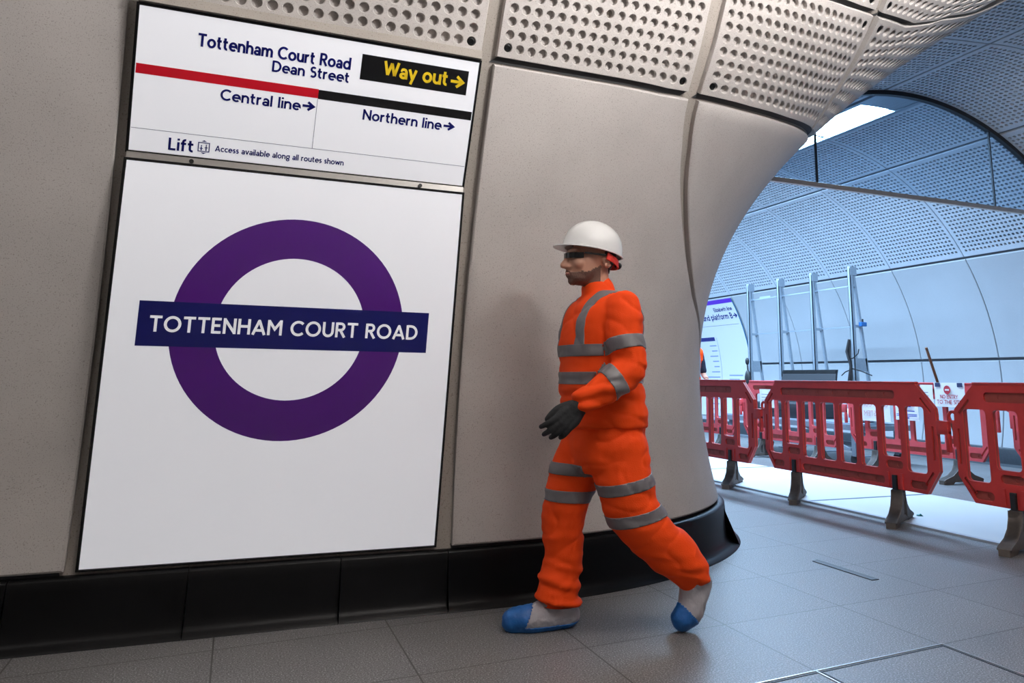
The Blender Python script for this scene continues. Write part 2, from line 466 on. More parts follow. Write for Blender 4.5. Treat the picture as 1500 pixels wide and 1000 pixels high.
def stroke_quads(mb, pts, w, put, mi=0):
    pts = [Vector(p) for p in pts]
    pts = [p for i, p in enumerate(pts) if i == 0 or (p - pts[i - 1]).length > 1e-6]
    closed = (pts[0] - pts[-1]).length < 1e-5
    if closed: pts = pts[:-1]
    m = len(pts)
    L, R = [], []
    for i in range(m):
        if closed: a, b = pts[i] - pts[i - 1], pts[(i + 1) % m] - pts[i]
        else:
            a = pts[i] - pts[i - 1] if i else pts[1] - pts[0]
            b = pts[i + 1] - pts[i] if i < m - 1 else pts[-1] - pts[-2]
        a = a.normalized(); b = b.normalized()
        na = Vector((-a.y, a.x)); nb = Vector((-b.y, b.x))
        n = (na + nb)
        n = n / max(.35, n.dot(na)) if n.length > 1e-6 else na
        L.append(pts[i] + n * (w / 2)); R.append(pts[i] - n * (w / 2))
    vs = [put(p.x, p.y) for p in L] + [put(p.x, p.y) for p in R]
    fs = [(i, i + m, (i + 1) % m + m, (i + 1) % m) for i in range(m if closed else m - 1)]
    mb.add(vs, fs, mi)

def letter(mb, s, u0, v0, height, put, width=None, track=.10, mi=0, weight=1.0, align='l'):
    """write s with its baseline starting at (u0, v0); width squeezes the line to that length"""
    w = text_width(s, track) * height
    sx = (width / w) if width else 1.0
    if align == 'r': u0 -= w * sx
    if align == 'c': u0 -= w * sx / 2
    x = 0.0
    for c in s:
        adv, strokes = GLY[c]
        for st in strokes:
            pts = [(((x + p[0]) * height) * sx, p[1] * height) for p in st]
            stroke_quads(mb, pts, ST * weight * height, lambda a, b: put(u0 + a, v0 + b), mi)
        x += adv + track
# ------------------------------------------------------------------ tunnel geometry
# passage wall: circle in (Y, z); concourse: circle in (X, z); the corner between them is a fillet that tightens upwards
A_YC, A_ZC, A_R = -1.135, 0.55, 4.87
V_XC, V_ZC, V_R = 6.225, 1.02, 2.959
def Ya(z): return A_YC + math.sqrt(max(A_R ** 2 - (z - A_ZC) ** 2, 0))
def Xc(z): return V_XC - math.sqrt(max(V_R ** 2 - (z - V_ZC) ** 2, 0.01)) - 0.19
def rf(z):
    q = min(z, 3.42) - 1.5
    return max(.3, -0.128 * q ** 3 - 0.251 * q ** 2 + 0.001 * q + 2.232)
def wall_pt(p, z):
    r = rf(z); ry = .809 * r; rm = .9 * r; x0 = Xc(z) - r
    if p <= 0: return Vector((x0 + p, Ya(z), z))
    t = p / rm
    if t < math.pi / 2: return Vector((x0 + r * math.sin(t), Ya(z) + ry - ry * math.cos(t), z))
    return Vector((x0 + r, Ya(z) + ry + (p - rm * math.pi / 2), z))
def wall_n(p, z):
    e = .004
    n = (wall_pt(p + e, z) - wall_pt(p - e, z)).cross(wall_pt(p, z + e) - wall_pt(p, z - e))
    return n.normalized()              # towards the people's side
def W(p, z, off=0.0):
    q = wall_pt(p, z)
    return q - wall_n(p, z) * off if off else q
def p_at_x(X, z):
    r = rf(z); x0 = Xc(z) - r
    if X <= x0: return X - x0
    return math.asin(min(1, (X - x0) / r)) * .9 * r
def p_at_t(deg, z): return rad(deg) * .9 * rf(z)
def interp(x, xs, ys):
    return float(np.interp(x, xs, ys))
def t_groove(z):
    return interp(z, [.26, .9, 1.15, 1.341, 1.492, 1.705, 1.881, 2.056, 2.232, 2.445, 2.47], [84, 73, 64, 56.3, 48.2, 40.7, 35.1, 29.5, 23.9, 16.1, 15.4])
def p_seam2(z): return p_at_x(2.055, z) if z > 2.44 else p_at_t(t_groove(z), z)
def p_seam3(z): return p_at_x(3.26 - (z - 2.62) * .42, z)
def z_gap(p, z):
    return interp(math.degrees(max(p, 0) / (.9 * rf(z))), [10, 16, 28, 40, 55, 90], [2.445, 2.457, 2.482, 2.520, 2.582, 2.72])
def z_top(p, z):
    return interp(math.degrees(max(p, 0) / (.9 * rf(z))), [14, 23, 37, 44, 46, 90], [3.0, 3.012, 3.05, 3.113, 3.15, 3.45])

def panel_map(pl, pr, zb, zt):
    """(a, b, off) -> point inside the panel bounded by pl(z), pr(z), zb(p, z), zt(p, z)"""
    def f(a, b, off=0.0):
        z = 1.5 * (1 - b) + 2.7 * b
        p = 0
        for _ in range(16):
            p = pl(z) * (1 - a) + pr(z) * a
            z = .5 * z + .5 * (zb(p, z) * (1 - b) + zt(p, z) * b)
        return W(p, z, off)
    return f
def vault_map(a0, a1, length):
    def f(a, b, off=0.0):
        t = a0 + (a1 - a0) * b
        R = V_R + off
        return Vector((R * math.cos(t), length * a, R * math.sin(t)))
    return f

def skirt(mb, f, na, nb, depth, e=.006):
    """rounded edge and side walls round a panel"""
    loop = [(i / na, 0) for i in range(na)] + [(1, j / nb) for j in range(nb)] + [(1 - i / na, 1) for i in range(na)] + [(0, 1 - j / nb) for j in range(nb)]
    return loop

def solid_panel(f, na, nb, wa, wb, depth=.05, e=.007):
    """plain panel: front grid set in by e, a small bevel, side walls"""
    ea, eb = e / wa, e / wb
    mb = MB()
    ga = [ea + (1 - 2 * ea) * i / na for i in range(na + 1)]
    gb = [eb + (1 - 2 * eb) * j / nb for j in range(nb + 1)]
    mb.add([f(a, b, 0) for b in gb for a in ga], [(j * (na + 1) + i, j * (na + 1) + i + 1, (j + 1) * (na + 1) + i + 1, (j + 1) * (na + 1) + i) for j in range(nb) for i in range(na)])
    idx = [(i, 0) for i in range(na)] + [(na, j) for j in range(nb)] + [(na - i, nb) for i in range(na)] + [(0, nb - j) for j in range(nb)]
    base = [j * (na + 1) + i for i, j in idx]
    o1 = []
    for i, j in idx:
        a = 0 if i == 0 else 1 if i == na else ga[i]
        b = 0 if j == 0 else 1 if j == nb else gb[j]
        o1.append((a, b))
    n = len(idx)
    s1 = mb.add([f(a, b, e * .8) for a, b in o1], [])
    s2 = mb.add([f(a, b, depth) for a, b in o1], [])
    for k in range(n):
        q = (k + 1) % n
        mb.f += [(base[k], s1 + k, s1 + q, base[q]), (s1 + k, s2 + k, s2 + q, s1 + q)]
        mb.mi += [0, 0]
    return mb

def perforated_panel(f, nc, nr, ma, mb_, rad_frac, K=16, depth=.03, chamfer=.0, skirt_d=.05, void=0, deep=()):
    """panel with a grid of nc x nr drilled holes; ma / mb_ are the plain margins as fractions"""
    m = MB(); V = {}
    per = K // 4
    def vid(key, a, b):
        if key not in V:
            V[key] = len(m.v); m.v.append(tuple(f(a, b, 0)))
        return V[key]
    A = lambda i: ma + (1 - 2 * ma) * i / nc
    B = lambda j: mb_ + (1 - 2 * mb_) * j / nr
    da, db = (1 - 2 * ma) / nc, (1 - 2 * mb_) / nr
    for j in range(nr):
        for i in range(nc):
            sq = []
            for s in range(4):
                for k in range(per):
                    t = k / per
                    fx, fy = ((t, 0), (1, t), (1 - t, 1), (0, 1 - t))[s]
                    sq.append(vid((round((i + fx) * per), round((j + fy) * per)), A(i + fx), B(j + fy)))
            ca, cb = A(i + .5), B(j + .5)
            rings = [(1.13, 0), (1.0, .0025)] if chamfer else [(1.0, 0)]
            rings.append((1.0, .12 if (i, j) in deep else depth))
            prev = sq
            for rr, off in rings:
                s0 = len(m.v)
                for k in range(K):
                    th = -math.pi * .75 + 2 * math.pi * k / K
                    m.v.append(tuple(f(ca + da * rad_frac * rr * math.cos(th), cb + db * rad_frac * rr * math.sin(th), off)))
                cur = [s0 + k for k in range(K)]
                for k in range(K):
                    q = (k + 1) % K
                    m.f.append((prev[k], prev[q], cur[q], cur[k])); m.mi.append(0)
                prev = cur
            m.f.append(tuple(prev)); m.mi.append(1 if void or (i, j) in deep else 0)
    # margins
    la, lb = nc * per, nr * per
    inner = [(i, 0) for i in range(la)] + [(la, j) for j in range(lb)] + [(la - i, lb) for i in range(la)] + [(0, lb - j) for j in range(lb)]
    n = len(inner)
    base = [V[k] for k in inner]
    e = .12
    def outer(i, j, s):
        a = A(i / per); b = B(j / per)
        if i == 0: a = ma * s
        if i == la: a = 1 - ma * s
        if j == 0: b = mb_ * s
        if j == lb: b = 1 - mb_ * s
        return a, b
    loops = [base]
    for s, off in ((e, 0), (0, .005), (0, skirt_d)):
        s0 = len(m.v)
        m.v += [tuple(f(*outer(i, j, s), off)) for i, j in inner]
        loops.append([s0 + k for k in range(n)])
    for A1, B1 in zip(loops, loops[1:]):
        for k in range(n):
            q = (k + 1) % n
            m.f.append((A1[k], A1[q], B1[q], B1[k])); m.mi.append(0)
    return m

c_ = lambda v: (lambda p, z: v)
# ---- passage wall: solid panels
X_LEFT_EDGE, X_RIGHT_EDGE = -.530, .962
f = panel_map(lambda z: p_at_x(-3.4, z), lambda z: p_at_x(X_LEFT_EDGE, z), c_(.262), c_(3.38))
structure(solid_panel(f, 20, 40, 2.9, 3.1).build('wall_left', CONC, smooth=35))
f = panel_map(lambda z: p_at_x(X_RIGHT_EDGE, z), lambda z: p_seam2(z) - .035, c_(.262), lambda p, z: z_gap(p, z) - .022)
structure(solid_panel(f, 48, 40, 1.5, 2.2).build('wall_middle', CONC, smooth=35))
def p_end(z): return .9 * rf(z) * math.pi / 2 + 1.3
f = panel_map(lambda z: p_seam2(z) + .035, p_end, c_(.262), lambda p, z: z_gap(p, z) - .022)
structure(solid_panel(f, 60, 40, 2.5, 2.2).build('wall_corner', CONC, smooth=35))
# ---- perforated panels of the upper wall
def bolt_at(f, a, b, parent):
    c = f(a, b, .016); n = (f(a, b, 0) - f(a, b, .02)).normalized()
    t1 = n.orthogonal().normalized(); t2 = n.cross(t1)
    m = MB()
    def disc(r, d, r2, d2):
        vs = [c + n * d + (t1 * math.cos(2 * math.pi * k / 14) + t2 * math.sin(2 * math.pi * k / 14)) * r for k in range(14)]
        vs += [c + n * d2 + (t1 * math.cos(2 * math.pi * k / 14) + t2 * math.sin(2 * math.pi * k / 14)) * r2 for k in range(14)]
        m.add(vs, [(k, (k + 1) % 14, 14 + (k + 1) % 14, 14 + k) for k in range(14)])
    disc(.0165, 0, .0165, .010); disc(.0165, .010, .011, .011); disc(.011, .011, .010, .004); disc(.010, .004, .0045, .004); disc(.0045, .004, .0045, .009); disc(.0045, .009, .0001, .009)
    structure(m.build('bolt', DARKMETAL, parent, smooth=40))
def perf_wall(name, pl, pr, zb, zt, nc, nr, ma, mb_, bolts=(), deep=()):
    f = panel_map(pl, pr, zb, zt)
    o = structure(perforated_panel(f, nc, nr, ma, mb_, .34, K=16, depth=.025, chamfer=1, deep=deep).build(name, [CONC, GAP], smooth=35))
    for i, j in bolts:
        bolt_at(f, ma + (1 - 2 * ma) * (i + .5) / nc, mb_ + (1 - 2 * mb_) * (j + .5) / nr, o)
    return f
zt_row = lambda p, z: z_top(p, z) - .012
zb_row = lambda p, z: z_gap(p, z) + .012
perf_wall('wall_upper', lambda z: p_at_x(-.487, z), lambda z: p_at_x(.895, z), c_(2.457), c_(2.99), 22, 9, .018, .030, bolts=((21, 0), (0, 0)))
perf_wall('wall_upper', lambda z: p_at_x(.968, z), lambda z: p_at_x(2.015, z), zb_row, zt_row, 17, 9, .018, .030, bolts=((0, 0), (16, 0)), deep=((8, 4),))
perf_wall('wall_upper', lambda z: p_at_x(2.095, z), lambda z: p_seam3(z) - .027, zb_row, zt_row, 18, 9, .020, .035, bolts=((0, 0), (17, 8)), deep=((10, 5),))
perf_wall('wall_upper', lambda z: p_seam3(z) + .027, lambda z: p_at_t(86, z), zb_row, zt_row, 15, 9, .020, .035, bolts=((0, 8),))
# the next row up
zb2 = lambda p, z: z_top(p, z) + .012
for i, (pl, pr, nc) in enumerate(((lambda z: p_at_x(-.487, z), lambda z: p_at_x(.895, z), 22), (lambda z: p_at_x(.968, z), lambda z: p_at_x(2.015, z), 17),
                  (lambda z: p_at_x(2.095, z), lambda z: p_seam3(z) - .027, 14), (lambda z: p_seam3(z) + .027, lambda z: p_at_t(58, z), 14))):
    perf_wall('wall_upper', pl, pr, zb2, (lambda p, z: z_top(p, z) + .33) if i < 2 else (lambda p, z: z_top(p, z) + .22), nc, 5 if i < 2 else 4, .020, .05, bolts=((0, 0), (nc - 1, 0)))
# ---- what shows in the joints between the panels
mb = MB()
zs = [0.0 + 3.4 * j / 70 for j in range(71)]
ps = [i for i in range(121)]
for j, z in enumerate(zs):
    a, b = p_at_x(-3.4, z), (p_end(z) + .4 if z < 2.95 else p_at_t(62, z))
    mb.v += [tuple(W(a + (b - a) * i / 120, z, .034)) for i in ps]
mb.f = [(j * 121 + i, j * 121 + i + 1, (j + 1) * 121 + i + 1, (j + 1) * 121 + i) for j in range(70) for i in range(120)]
mb.mi = [0] * len(mb.f)
structure(mb.build('wall_backing', CONC_BACK, smooth=40))
# dark gaskets in the horizontal joints
mb = MB()
for zf, pa, pb in ((z_gap, lambda z: p_at_x(.962, z), lambda z: p_seam2(z) - .04), (z_gap, lambda z: p_seam2(z) + .03, lambda z: p_at_t(86, z)),
                   (z_top, lambda z: p_at_x(2.09, z), lambda z: p_seam3(z) - .03), (z_top, lambda z: p_seam3(z) + .03, lambda z: p_at_t(86, z)), (c_(.252), lambda z: p_at_x(-3.4, z), lambda z: p_at_x(-.545, z)), (c_(.252), lambda z: p_at_x(.962, z), lambda z: p_end(.25))):
    rows = []
    for i in range(61):
        z = 2.5; p = 0
        for _ in range(16):
            p = pa(z) + (pb(z) - pa(z)) * i / 60; z = .5 * z + .5 * zf(p, z)
        rows += [tuple(W(p, z - .016, .030)), tuple(W(p, z + .016, .030))]
    mb.add(rows, [(2 * i, 2 * i + 2, 2 * i + 3, 2 * i + 1) for i in range(60)])
structure(mb.build('trim_1', GAP, smooth=40))

# ---- black granite skirting, one stone after the other
def plinth_pt(p, out, z):
    q = wall_pt(p, .25); n = wall_n(p, .25); n.z = 0; n.normalize()
    k = 1 + 1.0 * max(0, min(1, p / 2.0))          # the foot spreads round the corner
    return Vector((q.x, q.y, z)) + n * out * k
prof = [(-.03, .246), (.004, .246), (.012, .243), (.017, .235), (.019, .20), (.022, .12), (.026, .065), (.030, .045), (.036, .030), (.046, .018), (.062, .008), (.066, .0)]
xj = [p_at_x(x, .25) for x in (-3.4, -1.3, -.70, -.10, .48, .94, 1.55, 2.12)] + [1.93, 2.75, 3.6, 4.4]
for a, b in zip(xj, xj[1:]):
    if b - a < .05: continue
    n = max(4, int((b - a) / .05))
    mb = MB()
    for i in range(n + 1):
        p = a + .0015 + (b - a - .003) * i / n
        mb.v += [tuple(plinth_pt(p, o, z)) for o, z in prof]
    m = len(prof)
    mb.f = [(i * m + k, (i + 1) * m + k, (i + 1) * m + k + 1, i * m + k + 1) for i in range(n) for k in range(m - 1)]
    mb.f += [tuple(range(m)), tuple(n * m + k for k in range(m - 1, -1, -1))]
    mb.mi = [0] * len(mb.f)
    structure(mb.build('baseboard_left', STONE, smooth=40))

# ---- floor
mb = MB()
mb.add([(-6, -4.6, 0), (9.3, -4.6, 0), (9.3, 18, 0), (-6, 18, 0)], [(0, 1, 2, 3)])
structure(mb.build('floor', FLOOR))

# ---- passage ceiling, far side wall and end wall (behind the viewer)
prof = [(2.742, 3.37), (2.60, 3.55), (2.38, 3.74), (2.1, 3.89), (1.7, 3.98), (1.2, 4.0), (-2.2, 4.0), (-3.2, 3.8), (-3.9, 3.3), (-4.3, 2.4), (-4.5, 1.2), (-4.45, 0)]
mb = MB()
for x in (-6.0, 4.14): mb.v += [(x, y, z) for y, z in prof]
m = len(prof)
mb.f = [(k, k + 1, m + k + 1, m + k) for k in range(m - 1)]; mb.mi = [0] * len(mb.f)
structure(mb.build('ceiling', CEIL, smooth=30))
mb = MB(); mb.box(-6.1, -6.0, -4.6, 3.8, 0, 4.05)
structure(mb.build('wall_end', CEIL))

# ---- concourse lining
RINGS = [-2.55, -1.25, .05, 1.35, 2.65, 3.95 - .6 + .0, 4.65, 5.95, 7.60, 8.92, 10.25, 11.66, 13.15, 14.6, 16.0]
RINGS = [-.55, .75, 2.05, 3.35, 4.65, 5.95, 7.60, 8.92, 10.25, 11.66, 13.15, 14.6, 16.0]
G = .012
gap_a = .018 / V_R
def vault_obj(name, me, y, ang0, sy=1.0):
    o = bpy.data.objects.new(name, me)
    o.location = (V_XC, y, V_ZC); o.rotation_euler = (0, -rad(ang0), 0); o.scale = (1, sy, 1)
    return structure(link(o))
LEN0 = 1.30
def vault_solid(a0, a1, L):
    return solid_panel(vault_map(gap_a, rad(a1 - a0) - gap_a, L), 2, 18, L, V_R * rad(a1 - a0), depth=.035).build('wall_far', CONC_FAR, smooth=35, mesh_only=True)
VOID = plain('acoustic_backing', (.012, .014, .017), rough=.9, var=.1)
def vault_perf(da, L, flare=None):
    vm = vault_map(gap_a, rad(da) - gap_a, L)
    if flare:                                          # the lining lifts where it opens towards the passage
        vm0 = vm
        def vm(a, b, off=0.0): return vm0(a, b, off + .42 * b ** 1.6 * max(0, min(1, (1.001 - a) * flare)))
    nc = round((L - .06) / .060); nr = round((V_R * rad(da) - .07) / .060)
    return perforated_panel(vm, nc, nr, .03, .035, .335, K=8, depth=.026, skirt_d=.035, void=1).build('ceiling_vault', [CONC_VAULT, VOID], smooth=35, mesh_only=True)
S6 = vault_solid(-20.15, 6, LEN0 - G); S33 = vault_solid(6, 33, LEN0 - G)
P40A = vault_perf(34, LEN0 - G, 1.0); P40B = vault_perf(34, LEN0 - G, 1e6)
P32 = vault_perf(32, LEN0 - G); P20 = vault_perf(19.5, LEN0 - G)
P32L = vault_perf(32, 1.65 - G); P20L = vault_perf(19.5, 1.65 - G)
S6L = vault_solid(-20.15, 6, 1.65 - G); S33L = vault_solid(6, 33, 1.65 - G)
SPL = vault_solid(0, 40, LEN0 - G); SPLL = vault_solid(0, 40, 1.65 - G)
for y0, y1 in zip(RINGS, RINGS[1:]):
    long_ = y1 - y0 > 1.55
    L = 1.65 if long_ else LEN0
    sy = (y1 - y0 - G) / (L - G)
    y = y0 + G / 2
    vault_obj('wall_far', S6L if long_ else S6, y, -20.15, sy)
    vault_obj('wall_far', S33L if long_ else S33, y, 6, sy)
    vault_obj('ceiling_vault', P32L if long_ else P32, y, 33, sy)
    if y0 >= 5.9:
        vault_obj('ceiling_vault', P20L if long_ else P20, y, 65, sy)
        vault_obj('ceiling_vault', P32L if long_ else P32, y, 97, sy)
        vault_obj('ceiling_vault', SPLL if long_ else SPL, y, 129, sy)
    else:
        vault_obj('ceiling_vault', P32, y, 65, sy)
        vault_obj('ceiling_vault', P40A if y0 > 4.6 else P40B, y, 97, sy)
# shell behind the lining
mb = MB()
for y in (-.6, 18.0):
    mb.v += [(V_XC + (V_R + .034) * math.cos(rad(a)), y, V_ZC + (V_R + .034) * math.sin(rad(a))) for a in range(-21, 99, 2)]
n = len(mb.v) // 2
mb.f = [(k, k + 1, n + k + 1, n + k) for k in range(n - 1)]
k0 = len(mb.v)
for y in (5.9, 18.0):
    mb.v += [(V_XC + (V_R + .034) * math.cos(rad(a)), y, V_ZC + (V_R + .034) * math.sin(rad(a))) for a in range(129, 205, 2)]
n2 = (len(mb.v) - k0) // 2
mb.f += [(k0 + k, k0 + k + 1, k0 + n2 + k + 1, k0 + n2 + k) for k in range(n2 - 1)]
mb.mi = [0] * len(mb.f)
structure(mb.build('ceiling_backing', plain('lining_backing', (.10, .115, .13), rough=.8, var=.05), smooth=30))
mb = MB(); mb.box(2.5, 9.4, 18.0, 18.1, 0, 4.2)
structure(mb.build('wall_back', CONC_FAR))
mb = MB(); mb.box(4.12, 4.16, -.55, 2.9, 3.50, 4.05)
structure(mb.build('ceiling_fascia', CEIL))
# concourse skirting on the far side
mb = MB()
for y in (-.5, 18):
    mb.v += [(9.02, y, .225), (8.985, y, .222), (8.975, y, .20), (8.965, y, .03), (8.93, y, 0)]
mb.f = [(k, k + 1, 6 + k, 5 + k) for k in range(4)]; mb.mi = [0] * 4
structure(mb.build('baseboard_right', plain('grey_skirting', (.035, .042, .05), rough=.35, var=.3), smooth=40))

# ---- concourse ceiling lights: one luminaire per lining ring
for k, (y0, y1) in enumerate([r for r in zip(RINGS, RINGS[1:]) if r[0] >= 5.9]):
    ya, yb = y0 + .006, y1 - .006
    place = ('nearest the glass screen, with a dark end plate', 'second from the glass screen', 'third from the glass screen', 'fourth from the glass screen',
             'fifth from the glass screen', 'above the route map panel', 'last before the far end')[k]
    t = thing('ceiling_light', 'long white light in the vault crown, ' + place, 'ceiling light', (V_XC, (ya + yb) / 2, V_ZC + V_R), group='lights along the concourse vault')
    yl = 6.40 if k == 0 else ya + .02
    def VP(ang, y, off): return Vector(((V_R + off) * math.cos(rad(ang)), y - (ya + yb) / 2, (V_R + off) * math.sin(rad(ang)) - V_R))
    h = MB()
    for a0, a1, o0, o1 in ((84.7, 85.7, -.012, -.012), (95.2, 96.7, -.012, -.012), (85.7, 85.71, -.012, .034), (95.19, 95.2, .034, -.012)):
        h.add([VP(a0, ya, o0), VP(a0, yb, o0), VP(a1, yb, o1), VP(a1, ya, o1)], [(0, 1, 2, 3)])
    h.add([VP(84.7, ya, .03), VP(84.7, yb, .03), VP(84.7, yb, -.012), VP(84.7, ya, -.012)], [(0, 1, 2, 3)])
    h.add([VP(96.7, ya, .03), VP(96.7, yb, .03), VP(96.7, yb, -.012), VP(96.7, ya, -.012)], [(0, 1, 2, 3)])
    h.build('housing', LAMPBODY, t)
    if k == 0:
        e = MB()
        e.add([VP(a, y, -.004) for y in (ya, yl) for a in (85.7, 88.1, 90.5, 92.8, 95.2)], [(i, i + 1, i + 6, i + 5) for i in range(4)])
        eo = e.build('end_plate', LAMPBODY, t); eo['label'] = 'dark metal end plate'
    d = MB()
    d.add([VP(a, y, .030) for y in (yl, yb - .02) for a in (85.9, 88.2, 90.5, 92.8, 95.0)], [(i, i + 1, i + 6, i + 5) for i in range(4)])
    do = d.build('diffuser', LAMP_C, t); do['label'] = 'glowing white diffuser'
# ---- passage ceiling lights (above and behind the viewer)
for k, (x, y) in enumerate(((-1.8, .4), (1.1, .4))):
    t = thing('passage_light', 'long white ceiling light over the passage, ' + ('to the left', 'above the sign wall')[k], 'ceiling light', (x, y, 3.995), group='lights along the passage ceiling')
    h = MB(); h.box(-.8, .8, -.20, .20, -.05, 0); h.build('housing', LAMPBODY, t)
    d = MB(); d.box(-.77, .77, -.17, .17, -.058, -.051); d.build('diffuser', LAMP_A, t)

# ---- pendant light hanging over the passage
t = thing('pendant_light', 'square white pendant light hanging on two rods over the passage floor', 'ceiling light', (2.3, .62, 2.95))
m = MB(); m.box(-.50, .50, -.46, .46, 0, .04, bevel=.01); m.build('tray', LAMPBODY, t)  # unseen tray, oversized to keep light off the floor and lower wall
m = MB(); m.box(-.24, .24, -.20, .20, .042, .27, bevel=.02); m.build('lens', LAMP_U, t)
for x in (-.2, .2):
    m = MB(); m.tube([(x, 0, .26), (x, 0, 1.05)], .008, n=8); m.build('rod', STEEL, t)

# ---- glass smoke screen across the concourse
SY = 5.95
scr = thing('glass_smoke_screen', 'frameless glass smoke screen hanging across the vault in front of the bright ceiling light', 'glass screen', (V_XC, SY, 2.855))
ZR = 2.875
def arcpt(x, R): return V_ZC + math.sqrt(max(R * R - (x - V_XC) ** 2, 0))
xl, xr = V_XC - math.sqrt((V_R - .03) ** 2 - (ZR - V_ZC) ** 2), V_XC + math.sqrt((V_R - .03) ** 2 - (ZR - V_ZC) ** 2)
cuts = [xl, 4.955, 7.335, xr]
for a, b in zip(cuts, cuts[1:]):
    a2, b2 = a + .008, b - .008
    top = [(a2 + (b2 - a2) * i / 24, arcpt(a2 + (b2 - a2) * i / 24, V_R - .03)) for i in range(24, -1, -1)]
    m = MB(); m.prism([(a2, ZR), (b2, ZR)] + top, lambda u, v, d: (u - V_XC, d, v - 2.855), -.006, .006)
    m.build('pane', GLASS, scr)['label'] = 'clear glass pane'
for x in cuts[1:3]:
    m = MB(); m.box(x - .008 - V_XC, x + .008 - V_XC, -.010, .010, ZR - 2.855, arcpt(x, V_R) - 2.855); m.build('joint_seal', BLACK, scr)
m = MB(); m.box(xl - .1 - V_XC, xr + .06 - V_XC, -.022, .022, -.022, .024, bevel=.004)
m.build('bottom_rail', BRONZE, scr)['label'] = 'bronze bottom rail'
m = MB()
av = []
for a in range(30, 151, 2):
    for o, y in ((.0, -.03), (-.045, -.03), (-.045, .03), (.0, .03)):
        av.append(((V_R + o) * math.cos(rad(a)), y, V_ZC + (V_R + o) * math.sin(rad(a)) - 2.855))
n = len(av) // 4
m.add(av, [(4 * i + k, 4 * i + (k + 1) % 4, 4 * i + 4 + (k + 1) % 4, 4 * i + 4 + k) for i in range(n - 1) for k in range(4)])
m.build('head_channel', BLACK, scr)['label'] = 'black curved head channel'
# ------------------------------------------------------------------ signs on the passage wall
SX0, SW = -.487, 1.373
def sign_frame(B, T):
    B = Vector((SX0, *B)); T = Vector((SX0, *T))
    e = (T - B).normalized()
    n = Vector((1, 0, 0)).cross(e).normalized()        # x cross up -> faces the viewer when it points to -Y
    if n.y > 0: n = -n
    return B, e, n, (T - B).length
def put_on(B, e, n, base):
    return lambda u, v, d=0.0: B + Vector((u, 0, 0)) + e * v + n * d - base
def rect(mb, put, u0, u1, v0, v1, d, mi=0):
    mb.add([put(u0, v0, d), put(u1, v0, d), put(u1, v1, d), put(u0, v1, d)], [(0, 1, 2, 3)], mi)
def slab(mb, put, u0, u1, v0, v1, d0, d1, mi=0):
    vs = [put(u, v, d) for d in (d0, d1) for v in (v0, v1) for u in (u0, u1)]
    mb.add(vs, [(0, 2, 3, 1), (4, 5, 7, 6), (0, 1, 5, 4), (2, 6, 7, 3), (0, 4, 6, 2), (1, 3, 7, 5)], mi)
def lettering(text, put, u0, v0, hgt, mat, parent, width=None, track=.10, weight=1.0, align='l', d=.0022, name='lettering', label=None):
    full = text_width(text, track) * hgt
    sx = (width / full) if width else 1.0
    if align == 'r': u0 -= full * sx
    if align == 'c': u0 -= full * sx / 2
    words = text.split(' '); x = 0.0
    for wd in words:                                  # one part per word
        m = MB()
        ww = text_width(wd, track) * hgt * sx
        letter(m, wd, u0 + x, v0, hgt, lambda a, b: put(a, b, d), width=ww, track=track, weight=weight)
        o = m.build(name, mat, parent, fix=False)
        if label: o['label'] = label
        x += ww + (GLY[' '][0] + 2 * track) * hgt * sx
def sign_board(put, w, h, parent):
    m = MB(); slab(m, put, .006, w - .006, .0055, h - .0055, -.018, 0.0)
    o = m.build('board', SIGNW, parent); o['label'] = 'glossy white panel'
    m = MB()
    for a, b, c, d in ((0, w, 0, .004), (0, w, h - .004, h), (0, .005, .004, h - .004), (w - .005, w, .004, h - .004)):
        slab(m, put, a, b, c, d, -.03, .003)
    m.build('frame', SIGNK, parent)['label'] = 'thin black edge frame'
    m = MB(); slab(m, put, -.006, w + .006, -.006, h + .006, -.040, -.006)
    m.build('back_tray', SIGNK, parent)['label'] = 'black back tray'

# --- the big roundel panel
B, e, n, h = sign_frame((3.735, .262), (3.525, 1.834))
base = Vector((SX0 + SW / 2, B.y, B.z))
s1 = thing('station_nameboard', 'large white wall panel with a purple ring crossed by a blue name bar', 'sign', base)
put = put_on(B, e, n, base)
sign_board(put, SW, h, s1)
cx, cv = .683, .937
m = MB()
for i in range(96):
    a0, a1 = 2 * math.pi * i / 96, 2 * math.pi * (i + 1) / 96
    m.add([put(cx + r * math.cos(a), cv + r * math.sin(a), .0010) for r, a in ((.297, a0), (.464, a0), (.464, a1), (.297, a1))], [(0, 1, 2, 3)])
m.build('ring', SIGNP, s1, fix=False)['label'] = 'purple ring'
m = MB(); rect(m, put, .107, 1.2585, .852, 1.030, .0018)
m.build('name_bar', SIGNB, s1, fix=False)['label'] = 'dark blue name bar'
lettering('TOTTENHAM COURT ROAD', put, .150, .909, .0635, LETW, s1, width=1.063, track=.13, weight=1.12, d=.0026, label='white station name')

